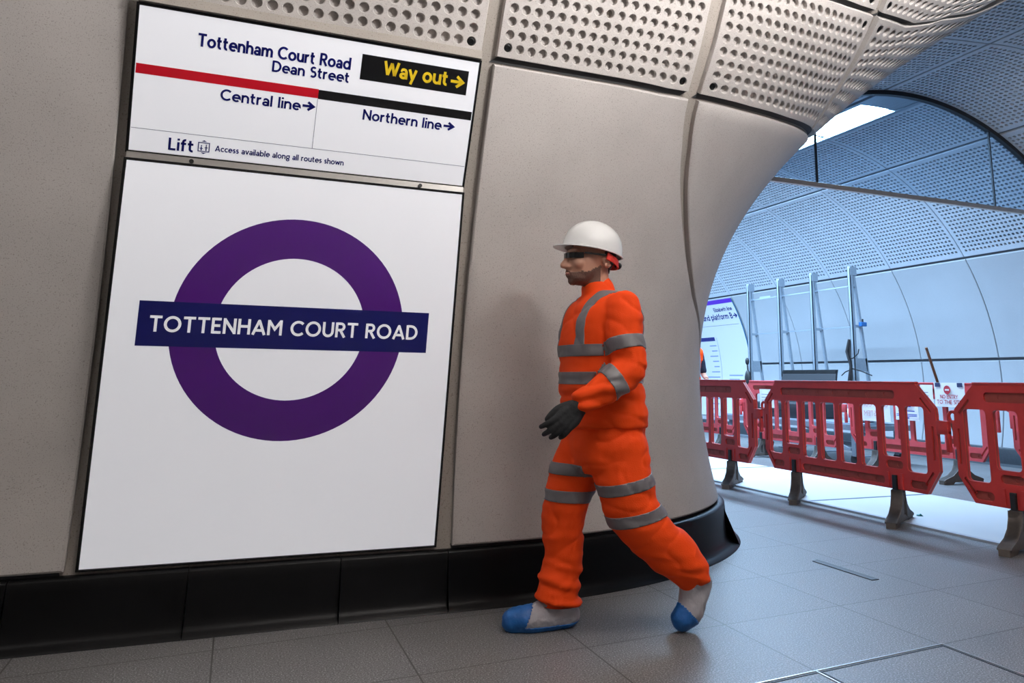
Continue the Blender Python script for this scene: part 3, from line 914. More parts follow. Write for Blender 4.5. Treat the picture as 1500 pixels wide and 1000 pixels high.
# --- the direction panel above it
B, e, n, h = sign_frame((3.535, 1.868), (3.318, 2.406))
base = Vector((SX0 + SW / 2, B.y, B.z))
s2 = thing('direction_sign', 'white direction panel with a red and black line and yellow way out lettering', 'sign', base)
put = put_on(B, e, n, base)
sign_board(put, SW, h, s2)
m = MB(); rect(m, put, .009, .694, .312, .351, .0012); m.build('line_stripe', SIGNR, s2, fix=False)['label'] = 'red line stripe'
m = MB(); rect(m, put, .694, SW - .009, .310, .349, .0012); m.build('line_stripe', SIGNK, s2, fix=False)['label'] = 'black line stripe'
m = MB(); rect(m, put, .855, 1.325, .4195, .5285, .0012); m.build('way_out_plate', SIGNK, s2, fix=False)['label'] = 'black plate for the way out wording'
lettering('Way out', put, .952, .449, .066, SIGNY, s2, width=.282, weight=1.18, label='yellow way out lettering')
lettering('>', put, 1.248, .450, .068, SIGNY, s2, width=.060, weight=1.25, name='arrow', label='yellow arrow')
lettering('Tottenham Court Road', put, .219, .452, .052, SIGNBT, s2, width=.592, weight=1.2)
lettering('Dean Street', put, .503, .396, .046, SIGNBT, s2, width=.309, weight=1.2)
lettering('Central line', put, .319, .250, .046, SIGNBT, s2, width=.309, weight=1.2)
lettering('>', put, .636, .257, .048, SIGNBT, s2, width=.048, weight=1.5, name='arrow')
lettering('Northern line', put, .887, .248, .046, SIGNBT, s2, width=.346, weight=1.2)
lettering('>', put, 1.243, .254, .046, SIGNBT, s2, width=.048, weight=1.5, name='arrow')
lettering('Lift', put, .146, .022, .050, SIGNBT, s2, width=.092, weight=1.2)
lettering('Access available along all routes shown', put, .318, .037, .025, SIGNBT, s2, width=.512, weight=1.12)
m = MB(); rect(m, put, .009, SW - .009, .0945, .0965, .0012); rect(m, put, .6925, .6945, .0965, .310, .0012)
m.build('rule', HAIR_LINE, s2, fix=False)
# lift pictogram: a framed pair of figures between two arrowheads
m = MB()
u0, u1, v0, v1 = .253, .297, .029, .068
for a, b, c, d in ((u0, u1, v0, v0 + .0035), (u0, u1, v1 - .0035, v1), (u0, u0 + .0035, v0, v1), (u1 - .0035, u1, v0, v1)):
    rect(m, put, a, b, c, d, .0022)
um = (u0 + u1) / 2
m.add([put(um - .010, v1 + .003, .0022), put(um + .010, v1 + .003, .0022), put(um, v1 + .009, .0022)], [(0, 1, 2)])
m.add([put(um - .010, v0 - .003, .0022), put(um + .010, v0 - .003, .0022), put(um, v0 - .009, .0022)], [(2, 1, 0)])
for du, hh in ((-.009, .016), (.009, .020)):
    rect(m, put, um + du - .0022, um + du + .0022, v0 + .005, v0 + .005 + hh, .0022)
    rect(m, put, um + du - .0060, um + du + .0060, v0 + hh - .004, v0 + hh - .001, .0022)
    m.add([put(um + du + .0026 * math.cos(k * math.pi / 4), v0 + hh + .0085 + .0026 * math.sin(k * math.pi / 4), .0022) for k in range(8)], [tuple(range(8))])
m.build('pictogram', SIGNBT, s2, fix=False)['label'] = 'small blue lift symbol'
# little black screws in the strip between the two panels
for k, u in enumerate((.235, 1.172)):
    t = thing('panel_screw', 'small black screw in the steel strip between the two signs, ' + ('left one', 'right one')[k], 'screw', (SX0 + u, 3.528, 1.851), group='screws between the signs')
    m = MB(); m.tube([(0, .03, .0), (0, -.002, 0)], .009, n=10); m.build('head', DARKMETAL, t)
m = MB(); m.box(SX0, SX0 + SW, 3.534, 3.575, 1.829, 1.873)
structure(m.build('trim_2', STEEL))
m = MB(); m.box(SX0, SX0 + SW, 3.300, 3.36, 2.414, 2.452)
structure(m.build('trim_3', CONC_BACK))

# ------------------------------------------------------------------ route panel on the far concourse wall
Y0s, Y1s = 13.17, 16.3
A0, A1 = -14.0, 32.3
ms = thing('route_panel', 'tall white route panel with a purple top band on the far curved wall', 'sign', (9.0, (Y0s + Y1s) / 2, .30))
bs = Vector((9.0, (Y0s + Y1s) / 2, .30))
def putm(u, v, d=0.0):
    """u metres from the right-hand edge leftwards, v metres down from the top"""
    a = rad(A1) - v / V_R
    R = V_R - .014 - d
    return Vector((V_XC + R * math.cos(a), Y0s + u, V_ZC + R * math.sin(a))) - bs
def mrect(m, u0, u1, v0, v1, d, mi=0, n=None):
    n = n or max(1, int((v1 - v0) / .12))
    vs = []
    for i in range(n + 1):
        v = v0 + (v1 - v0) * i / n
        vs += [putm(u0, v, d), putm(u1, v, d)]
    m.add(vs, [(2 * i, 2 * i + 1, 2 * i + 3, 2 * i + 2) for i in range(n)], mi)
HT = rad(A1 - A0) * V_R
m = MB(); mrect(m, .0, Y1s - Y0s, 0, HT, 0, n=24); mrect(m, 0, Y1s - Y0s, 0, HT, -.012, n=24)
m.build('board', MAPW, ms, smooth=40, fix=False)['label'] = 'glossy white curved panel'
m = MB(); mrect(m, 0, Y1s - Y0s, 0, .09, .002); m.build('top_band', plain('route_purple', (.09, .015, .42), rough=.3, var=.03), ms, fix=False)['label'] = 'purple band along the top'
m = MB(); mrect(m, -.02, .014, 0, HT, .004, n=24); m.build('edge_trim', plain('blue_edge', (.02, .10, .20), rough=.3, var=.05), ms, fix=False)['label'] = 'dark blue edge strip'
wr = lambda u, v, d=.003: putm(-u, -v, d)
lettering('Elizabeth line', wr, -.13, -.255, .085, SIGNBT, ms, align='r', d=.003, weight=1.1)
lettering('Eastbound platform B', wr, -.21, -.425, .125, SIGNBT, ms, align='r', d=.003, weight=1.15)
lettering('>', wr, -.18, -.415, .13, SIGNBT, ms, width=.13, d=.003, weight=1.3, name='arrow')
m = MB(); mrect(m, .10, 2.6, .545, .55, .003); m.build('rule', HAIR_LINE, ms, fix=False)
m = MB(); mrect(m, 1.12, 2.2, .78, .86, .003); m.build('list_header', SIGNB, ms, fix=False)['label'] = 'dark blue list heading'
m = MB()
mrect(m, 1.045, 1.055, .80, 3.0, .003)
random.seed(4)
for k in range(19):                                   # the stops: short bars standing for tiny names too small to read
    v = .95 + k * .108
    mrect(m, 1.12, 1.12 + random.uniform(.18, .50), v, v + .020, .003)
for k, v in enumerate((1.56, 1.64, 1.80, 1.88, 1.96)):
    mrect(m, .30 + .12 * (k % 2), .78, v, v + .022, .003)
mrect(m, .84, 1.045, 1.70, 1.708, .003); mrect(m, .84, .848, 1.70, 1.98, .003)
m.build('route_diagram', INK_PALE, ms, fix=False)['label'] = 'thin blue route line with a list of stops'

# ------------------------------------------------------------------ floor details
def ground_quad(pts, z0, z1, mat, name, label, cat):
    c = Vector((sum(p[0] for p in pts) / len(pts), sum(p[1] for p in pts) / len(pts), 0))
    m = MB(); k = len(pts)
    m.add([(p[0] - c.x, p[1] - c.y, z) for z in (z0, z1) for p in pts], [tuple(range(k - 1, -1, -1)), tuple(range(k, 2 * k))] + [(i, (i + 1) % k, k + (i + 1) % k, k + i) for i in range(k)])
    o = m.build(name, mat); o.location = c
    return tag(o, label, cat)
ground_quad([(3.118, 3.941), (3.167, 3.961), (3.168, 3.471), (3.120, 3.471)], 0, .004, plain('dark_strip', (.055, .058, .066), rough=.6, var=.15), 'floor_strip', 'short dark grey strip stuck on the floor tiles near the rounded corner', 'strip')
# access cover with bright metal edging let into the floor
ac = thing('floor_access_cover', 'stone filled floor access cover with thin metal edging in the foreground', 'access cover', (1.98, 2.2, 0))
v_ = lambda x, c: c + .09 * x
m = MB()
for p, q in (((1.40, v_(1.40, 2.333)), (2.646, v_(2.646, 2.333))), ((1.98, v_(1.98, 2.333)), (1.98, 1.5)), ((2.646, v_(2.646, 2.333)), (2.646, 1.4)), ((1.40, v_(1.40, 2.333)), (1.40, 1.5)), ((1.40, 1.5), (2.646, 1.45))):
    m.bar((p[0] - 1.98, p[1] - 2.2, .001), (q[0] - 1.98, q[1] - 2.2, .001), .006, .003)
m.build('edging', STEEL, ac)['label'] = 'thin bright metal edging'
m = MB()
for p, q in (((1.42, v_(1.42, 2.318)), (2.63, v_(2.63, 2.318))), ((1.995, v_(1.995, 2.318)), (1.995, 1.52)), ((2.632, v_(2.632, 2.318)), (2.632, 1.42))):
    m.bar((p[0] - 1.98, p[1] - 2.2, .0006), (q[0] - 1.98, q[1] - 2.2, .0006), .006, .002)
m.build('joint_seal', BLACK, ac)
# ------------------------------------------------------------------ white protection boards on the concourse floor
BE = [.95, 3.36, 5.78, 8.18, 10.6]
names = ('nearest, at the right edge', 'beside the middle red barrier', 'beside the farther red barrier', 'farthest, behind the rounded corner')
for k, (a, b) in enumerate(zip(BE, BE[1:])):
    t = thing('floor_board', 'white protection sheet laid flat on the concourse floor, ' + names[k], 'floor board', (5.25, (a + b) / 2, 0), group='white floor protection sheets')
    L = b - a
    m = MB(); m.box(-.66, .66, -L / 2 + .012, L / 2 - .012, 0, .014, bevel=.003); m.build('sheet', BOARD_W, t)
    m = MB(); m.box(-.675, .66, L / 2 - .022, L / 2 + .022, .0125, .0155); m.build('tape', plain('grey_tape', (.10, .13, .17), rough=.5, var=.1), t)['label'] = 'dark tape over the sheet joint'
    m = MB(); m.box(-.70, -.655, -L / 2, L / 2, 0, .0148); m.build('edge_tape', plain('pale_tape', (.42, .45, .50), rough=.4, var=.1), t)

# ------------------------------------------------------------------ plastic pedestrian barriers
SB = 1.048
def zb_(z): return 1 + (z - 1) * SB
def barrier_parts(root, red, foot_rot, smooth=30):
    """local x along the barrier, local +y towards the passage"""
    P = lambda pts: [(x * SB, zb_(z)) for x, z in pts]
    outl = P([(.78, 1.012), (-.78, 1.012), (-.955, .84), (-.96, .80), (-.96, .43), (-.845, .275), (.845, .275), (.96, .43), (.96, .80), (.955, .84)])
    wins = []
    for k in range(8):
        c = -.7875 + .225 * k
        z0 = .492 if k in (1, 6) else .405
        wins.append(P(rrect(c + .0165 - .089, c + .0165 + .089, z0, .845, .026, 4)))
    recess = [P(rrect(-.60, .72 if 0 else .72, .892, .952, .024, 4)), P(rrect(-.46, .46, .300, .352, .022, 4))]
    for s in (-1, 1):
        recess.append(P(rrect(s * .775 - .075, s * .775 + .075, .300, .352, .024, 4)))
        recess.append(P(rrect(s * .5625 - .080, s * .5625 + .080, .415, .468, .024, 4)))
    def slit(pts, w=.009):
        a, b = Vector(pts[0]), Vector(pts[1]); t = (b - a).normalized(); n = Vector((-t.y, t.x)) * w
        return P([a + n, a - n, b - n, b + n])
    slits = [slit(q) for s in (-1, 1) for q in (((s * .922, .812), (s * .835, .902)), ((s * .912, .42), (s * .840, .332)), ((s * .930, .50), (s * .930, .72)))]
    holes = []
    for k in range(7): holes.append(P([(-.50 + k * .185 + .017 * math.cos(a), .922 + .017 * math.sin(a)) for a in [2 * math.pi * i / 12 for i in range(12)]]))
    for k in range(5): holes.append(P([(-.37 + k * .185 + .015 * math.cos(a), .326 + .015 * math.sin(a)) for a in [2 * math.pi * i / 12 for i in range(12)]]))
    for s in (-1, 1):
        for cx, cz in ((s * .775 - .03, .326), (s * .5625 - .03, .441)):
            holes.append(P([(cx + .015 * math.cos(a), cz + .015 * math.sin(a)) for a in [2 * math.pi * i / 12 for i in range(12)]]))
    slot = [P([(s * .5625 - .022, .276), (s * .5625 + .022, .276), (s * .5625 + .022, .372), (s * .5625 - .022, .372)]) for s in (-1, 1)]
    m = MB()
    put = lambda u, v, d: (u, d, v)
    m.prism(outl, put, -.001, .001, mi=1, holes=wins)
    m.prism(outl, put, .001, .0055, mi=1, holes=wins + holes)
    m.prism(outl, put, -.0055, -.001, mi=1, holes=wins + holes)
    m.prism(outl, put, .0055, .017, holes=wins + recess + slits)
    m.prism(outl, put, -.017, -.0055, holes=wins + recess + slits)
    # rounded lip along the top, ribs beside the foot sockets
    m.box(-.80 * SB, .80 * SB, -.021, .021, zb_(.996), zb_(1.014), bevel=.006)
    for s in (-1, 1):
        for d in (-1, 1):
            x = (s * .5625 + d * .065) * SB
            for y in (.017, -.025): m.box(x - .010, x + .010, y, y + .008, zb_(.285), zb_(.385))
    m.build('panel', [red, DUSTY], root, smooth=smooth)
    # hook at one end, ring at the other
    m = MB()
    m.box(-1.058 * SB, -.955 * SB, -.018, .018, zb_(.672), zb_(.762), bevel=.008)
    m.box(-1.058 * SB, -1.030 * SB, -.016, .016, zb_(.56), zb_(.70), bevel=.006)
    m.build('hook', red, root, smooth=30)
    m = MB()
    m.tube([(.985 * SB + .035 * math.cos(a), 0, zb_(.79) + .035 * math.sin(a)) for a in [2 * math.pi * i / 14 for i in range(14)]], .012, n=8, closed=True)
    m.box(.955 * SB, .985 * SB, -.016, .016, zb_(.60), zb_(.77), bevel=.006)
    m.build('link_ring', red, root, smooth=40)
    for s, fr in zip((-1, 1), foot_rot):
        c, sn = math.cos(fr), math.sin(fr)
        fx = s * .5625 * SB
        def F(u, v, d): return (fx + d * c - u * sn, u * c + d * sn, v)
        m = MB()
        half = [(.045, .235), (.052, .19), (.085, .13), (.15, .085), (.26, .050), (.275, .040), (.275, 0)]
        ol = half + [(.15, 0), (.12, .022), (-.12, .022), (-.15, 0)] + [(-x, z) for x, z in reversed(half)]
        hl = [[(.012, .06), (.050, .06), (.038, .15), (.012, .17)], [(-.012, .06), (-.012, .17), (-.038, .15), (-.050, .06)]]
        m.prism(ol, F, -.033, .033, holes=hl)
        m.prism(half[:6] + [(.26, .03), (.13, .03), (.06, .05), (.045, .20)], F, -.042, .042)
        m.prism([(-x, z) for x, z in half[:6] + [(.26, .03), (.13, .03), (.06, .05), (.045, .20)]], F, -.042, .042)
        fo = m.build('foot', FOOTM, root, smooth=30)
        fo['label'] = 'grey brown rubber foot'
        m = MB(); m.box(fx - .021, fx + .021, -.034, .034, .19, zb_(.370), bevel=.004); m.box(fx - .030, fx + .030, -.036, .036, .215, .238, bevel=.004)
        m.build('post', BLACK, fo)['label'] = 'black socket post'
def barrier(x, y, rz, label, red, foot_rot, group):
    t = thing('safety_barrier', label, 'barrier', (x, y, 0), math.pi / 2 + rad(rz), group)
    barrier_parts(t, red, [rad(a) for a in foot_rot])
    return t
G1, G2 = 'red barriers across the passage mouth', 'light-washed red barriers inside the concourse'
barrier(4.55, 7.505, 0, 'red plastic barrier half hidden behind the rounded corner', RED, (42, 42), G1)
barrier(4.55, 5.325, 0, 'red plastic barrier in the middle of the front row, seen whole', RED, (33, 44), G1)
barrier(4.55, 3.150, 0, 'red plastic barrier in the front row cut off by the right edge', RED, (20, 20), G1)
barrier(6.62, 10.90, 0, 'farthest red barrier of the back row, by the person in navy', PINK, (-5, 5), G2)
barrier(6.66, 8.78, 0, 'back row red barrier beside the galvanised trolley', PINK, (0, -10), G2)
bn = barrier(6.95, 6.93, 0, 'back row red barrier hung with white paper notices', PINK, (0, 12), G2)
barrier(7.02, 4.72, 0, 'back row red barrier near the right edge, no notices', PINK, (8, 0), G2)

# ------------------------------------------------------------------ paper notices on the back row barrier (they hang on it: things of their own)
def notice(Yl, Yr, zt, zb2, X, label, group='paper notices on the back barrier'):
    """sheet in the plane X, from Yl (left as seen) to Yr"""
    t = thing('paper_notice', label, 'notice', (X, (Yl + Yr) / 2, zb2), group=group)
    m = MB(); w = Yl - Yr; h = zt - zb2
    vs = []; nu, nv = 8, 6
    for sgn in (-.0012, .0012):
        for j in range(nv + 1):
            for i in range(nu + 1):
                vs.append((sgn + .004 * math.sin(i * 1.1 + j * .6), w / 2 - w * i / nu, h * j / nv))
    q = (nu + 1) * (nv + 1)
    fs = [(j * (nu + 1) + i, j * (nu + 1) + i + 1, (j + 1) * (nu + 1) + i + 1, (j + 1) * (nu + 1) + i) for j in range(nv) for i in range(nu)]
    m.add(vs, fs + [tuple(k + q for k in reversed(fa)) for fa in fs])
    m.build('sheet', PAPER, t, smooth=60)
    return t, w, h, (lambda u, v, d=.0: Vector((-.0062 - d, w / 2 - u, v)))
t, w, h, pt = notice(6.56, 6.16, 1.015, .765, 6.900, 'white notice with a round red no entry symbol and red wording')
m = MB(); m.add([pt(w * .44 + .045 * math.cos(a), h * .70 + .045 * math.sin(a)) for a in [2 * math.pi * k / 24 for k in range(24)]], [tuple(range(24))])
m.build('symbol', INK_RED, t, fix=False)['label'] = 'dark red disc with white bar'
m = MB(); rect(m, pt, w * .44 - .027, w * .44 + .027, h * .70 - .008, h * .70 + .008, .001); m.build('symbol_bar', PAPER, t, fix=False)
lettering('NO ENTRY', pt, w * .20, h * .34, .040, INK_RED, t, width=.23, d=.001, weight=1.05)
lettering('TO THE SITE', pt, w * .08, h * .12, .040, INK_RED, t, width=.32, d=.001, weight=1.05)
for k, u in enumerate((.02, w - .09)):
    m = MB(); rect(m, pt, u, u + .07, h - .045, h - .002, .002); m.build('tape', INK_NAVY, t, fix=False)['label'] = 'dark tape'
t, w, h, pt = notice(6.84, 6.58, .99, .795, 6.900, 'plain white notice left of the no entry sheet')
m = MB(); rect(m, pt, .01, .09, h - .045, h, .001); m.build('tape', INK_NAVY, t, fix=False)['label'] = 'dark tape'
m = MB()
for k in range(3): rect(m, pt, .05, w - .06, .04 + .035 * k, .046 + .035 * k, .001)
m.build('printing', HAIR_LINE, t, fix=False)
t, w, h, pt = notice(7.76, 7.22, .83, .565, 6.900, 'white sheet with pale red wording showing through back to front')
mir = lambda u, v, d=0: pt(w - u, v, d)
lettering('UNDER COMM', mir, .03, h * .62, .062, INK_PINK, t, width=w - .06, d=.001, weight=.9, label='faint mirrored wording')
lettering('SYSTEM', mir, .12, h * .22, .062, INK_PINK, t, width=.30, d=.001, weight=.9, label='faint mirrored wording')
t, w, h, pt = notice(7.14, 6.80, .80, .60, 6.900, 'small white notice with lines of blue printing')
m = MB()
for v, a, b, hh in ((.83, .06, .94, .018), (.72, .25, .70, .018), (.48, .15, .85, .010), (.30, .06, .94, .008), (.22, .06, .94, .008), (.10, .3, .6, .014)):
    rect(m, pt, w * a, w * b, h * v, h * v + hh, .001)
m.build('printing', INK_BLUE, t, fix=False)['label'] = 'lines of small blue printing'
t, w, h, pt = notice(9.30, 8.98, .90, .66, 6.590, 'white sheet on the back row barrier nearest the rounded corner')
m = MB()
for k in range(4): rect(m, pt, .05, w - .07, .05 + .04 * k, .056 + .04 * k, .001)
m.build('printing', HAIR_LINE, t, fix=False)

# ------------------------------------------------------------------ galvanised rack of A-frames
rk = thing('a_frame_rack', 'galvanised steel rack of four tall A frames joined by thin rails', 'rack', (8.0, 10.2, 0))
fy = [11.51 - 10.2, 10.66 - 10.2, 9.835 - 10.2, 8.985 - 10.2]
for k, y in enumerate(fy):
    m = MB()
    zt = 2.615
    m.box(-.035, -.022, y - .028, y + .028, 0, zt); m.box(-.035, .020, y - .028, y - .020, 0, zt); m.box(-.035, .020, y + .020, y + .028, 0, zt)
    m.box(-.10, .40, y - .035, y + .035, 0, .012)
    m.build('upright', GALV, rk)
    m = MB(); m.bar((.035, y, zt + .02), (.345, y, .012), .036, .040, upv=(0, 1, 0)); m.build('strut', GALV, rk)
    m = MB(); m.box(-.03, .09, y - .032, y + .032, zt - .10, zt + .03, bevel=.006); m.build('head_bracket', GALV, rk)
    m = MB(); m.bar((.02, y, 1.79), (.14, y, 1.79), .05, .035); m.build('cleat', GALV, rk)
    m = MB(); m.bar((.02, y, 2.37), (.07, y, 2.37), .05, .035); m.build('cleat', GALV, rk)
for z, x in ((2.372, .06), (1.795, .13)):
    m = MB(); m.bar((x, fy[0], z), (x, fy[3], z), .018, .018); m.build('rail', GALV, rk)['label'] = 'thin cross rail'
for y in (fy[0], fy[3]):
    m = MB(); m.box(.02, .20, y - .02, y - .012, 1.16, 1.34); m.build('gusset_plate', GALV, rk)
m = MB(); m.bar((.06, fy[0] - .22, 2.395), (.06, fy[0] - .52, 2.39), .004, .035); m.build('tag', GALV, rk)
# hanging cable
cb = thing('cable_bundle', 'black cable tied in a long loop on the nearest rack upright', 'cable', (7.905, 8.975, .88))
m = MB()
pts = [(0, 0, .72), (-.03, .03, .55), (-.02, -.03, .35), (-.035, .02, .10), (-.02, -.02, -.15), (.0, .03, -.05), (-.01, -.02, .25), (.01, .02, .50), (.0, 0, .70)]
m.tube(pts, .020, n=8); m.tube([(0, 0, .45), (.01, -.05, .46), (.02, -.14, .52), (.03, -.15, .58)], .008, n=6)
m.tube([(0, 0, .30), (-.01, .10, .27), (-.02, .17, .22)], .008, n=6); m.tube([(0, 0, .32), (.05, -.15, .28), (.10, -.30, .22)], .008, n=6)
m.build('cable', BLACK, cb, smooth=50)
cl = thing('clamp', 'small blue clamp fixed beside the nearest rack strut', 'clamp', (8.10, 8.90, 1.815))
m = MB(); m.box(-.05, .05, -.03, .03, -.03, .03, bevel=.008); m.build('jaw', plain('blue_clamp', (.02, .12, .35), rough=.4, var=.1), cl)
m = MB(); m.tube([(0, 0, .03), (0, 0, .075)], .012, n=8); m.build('screw', BLACK, cl)
bag = thing('black_bag', 'small black bag tied at the foot of the farthest rack upright', 'bag', (7.86, 11.41, .88))
m = MB(); m.ellipsoid((0, 0, .14), (.05, .07, .17), 14, 10); m.ellipsoid((0, .01, .45), (.03, .04, .06), 10, 8); m.tube([(0, 0, .28), (0, .01, .42)], .012, n=8); m.build('sack', BLACK, bag, smooth=60)

# ------------------------------------------------------------------ wooden pole, trolley, cases behind the barriers
d = Vector((7.74, 6.96, 0)); q = Vector((7.12, 6.84, 1.40))
po = thing('wooden_pole', 'brown wooden pole leaning behind the notice barrier', 'pole', d)
m = MB(); m.tube([(0, 0, .012), ((q - d) * .5).to_tuple(), (q - d).to_tuple()], [.017, .016, .015], n=10); m.build('shaft', WOOD, po, smooth=50)
m = MB(); m.tube([(0, 0, .0), (-.02, 0, .05)], .022, n=10); m.build('ferrule', DARKMETAL, po, smooth=50)

tr = thing('platform_trolley', 'galvanised flat trolley on castors behind the back row barriers', 'trolley', (7.40, 9.35, 0))
m = MB()
for x in (-.36, .36): m.bar((x, -1.55, .46), (x, 1.55, .46), .06, .07)
for y in (-1.55, -.75, 0, .75, 1.55): m.bar((-.36, y, .46), (.36, y, .46), .06, .06)
m.box(-.34, .34, -1.5, 1.5, .49, .51)
m.build('deck', GALV, tr)
for x in (-.34, .34):
    for y in (-1.35, 1.35):
        m = MB(); m.bar((x, y, .12), (x, y, .44), .07, .07, upv=(1, 0, 0)); lg = m.build('leg', GALV, tr)
        m = MB(); m.tube([(x - .025, y, .075), (x + .025, y, .075)], .075, n=18); m.build('castor', BLACK, lg, smooth=40)
m = MB()
for x in (-.36, .36):
    m.bar((x, -1.3, .20), (x, 1.3, .20), .035, .035); m.bar((x, -1.25, .20), (x, -.4, .44), .03, .03)
m.build('brace', GALV, tr)
c1 = thing('black_case', 'long black case with its lid propped open on the trolley, above the middle barrier', 'case', (7.40, 9.64, .512))
m = MB(); m.box(-.28, .28, -.64, .64, 0, .20, bevel=.02); m.build('body', BLACKCASE, c1, smooth=40)
m = MB(); m.prism([(-.64, 0), (.64, 0), (.60, .46), (-.60, .46)], lambda u, v, dd: (.20 + v * .22 + dd, u, .20 + v), 0, .03); ld = m.build('lid', BLACKCASE, c1)
m = MB(); m.prism([(-.60, .42), (.60, .42), (.60, .465), (-.60, .465)], lambda u, v, dd: (.194 + v * .22 + dd, u, .20 + v), 0, .042); m.build('lid_rim', DARKMETAL, ld)
m = MB(); m.tube([(-.28, -.12, .10), (-.32, -.10, .10), (-.32, .10, .10), (-.28, .12, .10)], .012, n=8); m.build('handle', DARKMETAL, c1, smooth=40)
s_ = thing('white_sheet_roll', 'crumpled roll of white sheeting on the near end of the trolley', 'sheeting', (7.36, 8.15, .512))
m = MB(); m.ellipsoid((0, 0, .10), (.16, .34, .10), 24, 14); m.build('roll', SACK, s_, smooth=60)
s_2 = thing('white_sheet_bundle', 'small bundle of white sheeting at the far end of the trolley', 'sheeting', (7.40, 10.55, .512))
m = MB(); m.ellipsoid((0, 0, .09), (.16, .15, .09), 24, 14); m.build('roll', SACK, s_2, smooth=60)
sc = thing('crumpled_wrapper', 'tiny crumpled teal wrapper on the white floor sheet', 'wrapper', (4.887, 4.881, .014))
bm = bmesh.new(); bmesh.ops.create_icosphere(bm, subdivisions=2, radius=.02)
for v in bm.verts: v.co = Vector((v.co.x * 1.1, v.co.y * 1.1, abs(v.co.z) * .7)) * (1 + .5 * noise.noise(v.co * 90))
m = MB(); m.from_bm(bm); bm.free(); m.build('foil', TEAL, sc)
# ------------------------------------------------------------------ people
def catmull(pts, sub=6):
    P = [Vector(p) for p in pts]
    if len(P) < 3:
        return [P[0].lerp(P[-1], i / sub) for i in range(sub + 1)]
    out = []
    for i in range(len(P) - 1):
        p0 = P[i - 1] if i else P[0] * 2 - P[1]
        p1, p2 = P[i], P[i + 1]
        p3 = P[i + 2] if i + 2 < len(P) else P[-1] * 2 - P[-2]
        for k in range(sub):
            t = k / sub
            out.append(.5 * ((2 * p1) + (p2 - p0) * t + (2 * p0 - 5 * p1 + 4 * p2 - p3) * t * t + (3 * p1 - p0 - 3 * p2 + p3) * t ** 3))
    out.append(P[-1])
    return out
def capsule(mb, pts, radii, n=18, sub=6, ends=True, flat=1.0, ref=(0, 1, 0)):
    """smooth tapering limb through pts; flat squeezes it along ref"""
    C = catmull(pts, sub)
    idx = np.linspace(0, len(radii) - 1, len(C))
    R = [float(np.interp(i, range(len(radii)), radii)) for i in idx]
    if ends:
        t0 = (C[0] - C[1]).normalized(); t1 = (C[-1] - C[-2]).normalized()
        a = [(C[0] + t0 * R[0] * math.sin(rad(q)), R[0] * math.cos(rad(q))) for q in (85, 65, 45, 22)]
        b = [(C[-1] + t1 * R[-1] * math.sin(rad(q)), R[-1] * math.cos(rad(q))) for q in (22, 45, 65, 85)]
        C = [q[0] for q in a] + C + [q[0] for q in b]
        R = [q[1] for q in a] + R + [q[1] for q in b]
    ref = Vector(ref).normalized()
    rings = []
    for i, c in enumerate(C):
        t = (C[min(i + 1, len(C) - 1)] - C[max(i - 1, 0)]).normalized()
        u = (ref - t * ref.dot(t)).normalized(); w = t.cross(u)
        rings.append([c + u * math.cos(2 * math.pi * k / n) * R[i] * flat + w * math.sin(2 * math.pi * k / n) * R[i] for k in range(n)])
    m = len(rings)
    mb.add([p for r in rings for p in r], [(i * n + k, i * n + (k + 1) % n, (i + 1) * n + (k + 1) % n, (i + 1) * n + k) for i in range(m - 1) for k in range(n)]
           + [tuple(range(n - 1, -1, -1)), tuple((m - 1) * n + k for k in range(n))])
def loft(mb, rings, n=28, power=2.5):
    """stack of rounded-rectangle rings: (x, y, z, half_x, half_y)"""
    vs = []
    for x, y, z, hx, hy in rings:
        for k in range(n):
            a = 2 * math.pi * k / n
            c, s = math.cos(a), math.sin(a)
            q = (abs(c) ** power + abs(s) ** power) ** (-1 / power)
            vs.append((x + hx * c * q, y + hy * s * q, z))
    m = len(rings)
    mb.add(vs, [(i * n + k, i * n + (k + 1) % n, (i + 1) * n + (k + 1) % n, (i + 1) * n + k) for i in range(m - 1) for k in range(n)]
           + [tuple(range(n - 1, -1, -1)), tuple((m - 1) * n + k for k in range(n))])
def spline_rings(rows, sub=5):
    out = []
    A = np.array(rows, float)
    for i in range(len(A) - 1):
        p0 = A[max(i - 1, 0)]; p1 = A[i]; p2 = A[i + 1]; p3 = A[min(i + 2, len(A) - 1)]
        for k in range(sub):
            t = k / sub
            out.append(.5 * (2 * p1 + (p2 - p0) * t + (2 * p0 - 5 * p1 + 4 * p2 - p3) * t * t + (3 * p1 - p0 - 3 * p2 + p3) * t ** 3))
    out.append(A[-1])
    return [tuple(r) for r in out]
def fuse(mb, voxel, smooth=6, disp=None):
    """melt overlapping closed pieces into one continuous surface"""
    me = mb.build('tmp', [], mesh_only=True)
    o = bpy.data.objects.new('tmp', me); COL.objects.link(o)
    r = o.modifiers.new('r', 'REMESH'); r.mode = 'VOXEL'; r.voxel_size = voxel; r.adaptivity = 0
    if smooth:
        s = o.modifiers.new('s', 'SMOOTH'); s.factor = .5; s.iterations = smooth
    dg = bpy.context.evaluated_depsgraph_get()
    out = bpy.data.meshes.new_from_object(o.evaluated_get(dg))
    bpy.data.objects.remove(o, do_unlink=True)
    bpy.data.meshes.remove(me)
    if disp:
        nr = [v.normal.copy() for v in out.vertices]
        for v, n in zip(out.vertices, nr):
            v.co += n * disp(v.co)
    out.polygons.foreach_set('use_smooth', [True] * len(out.polygons))
    out.update()
    return out
def mesh_part(name, me, mat, parent):
    me.materials.clear(); me.materials.append(mat)
    return link(bpy.data.objects.new(name, me), parent)
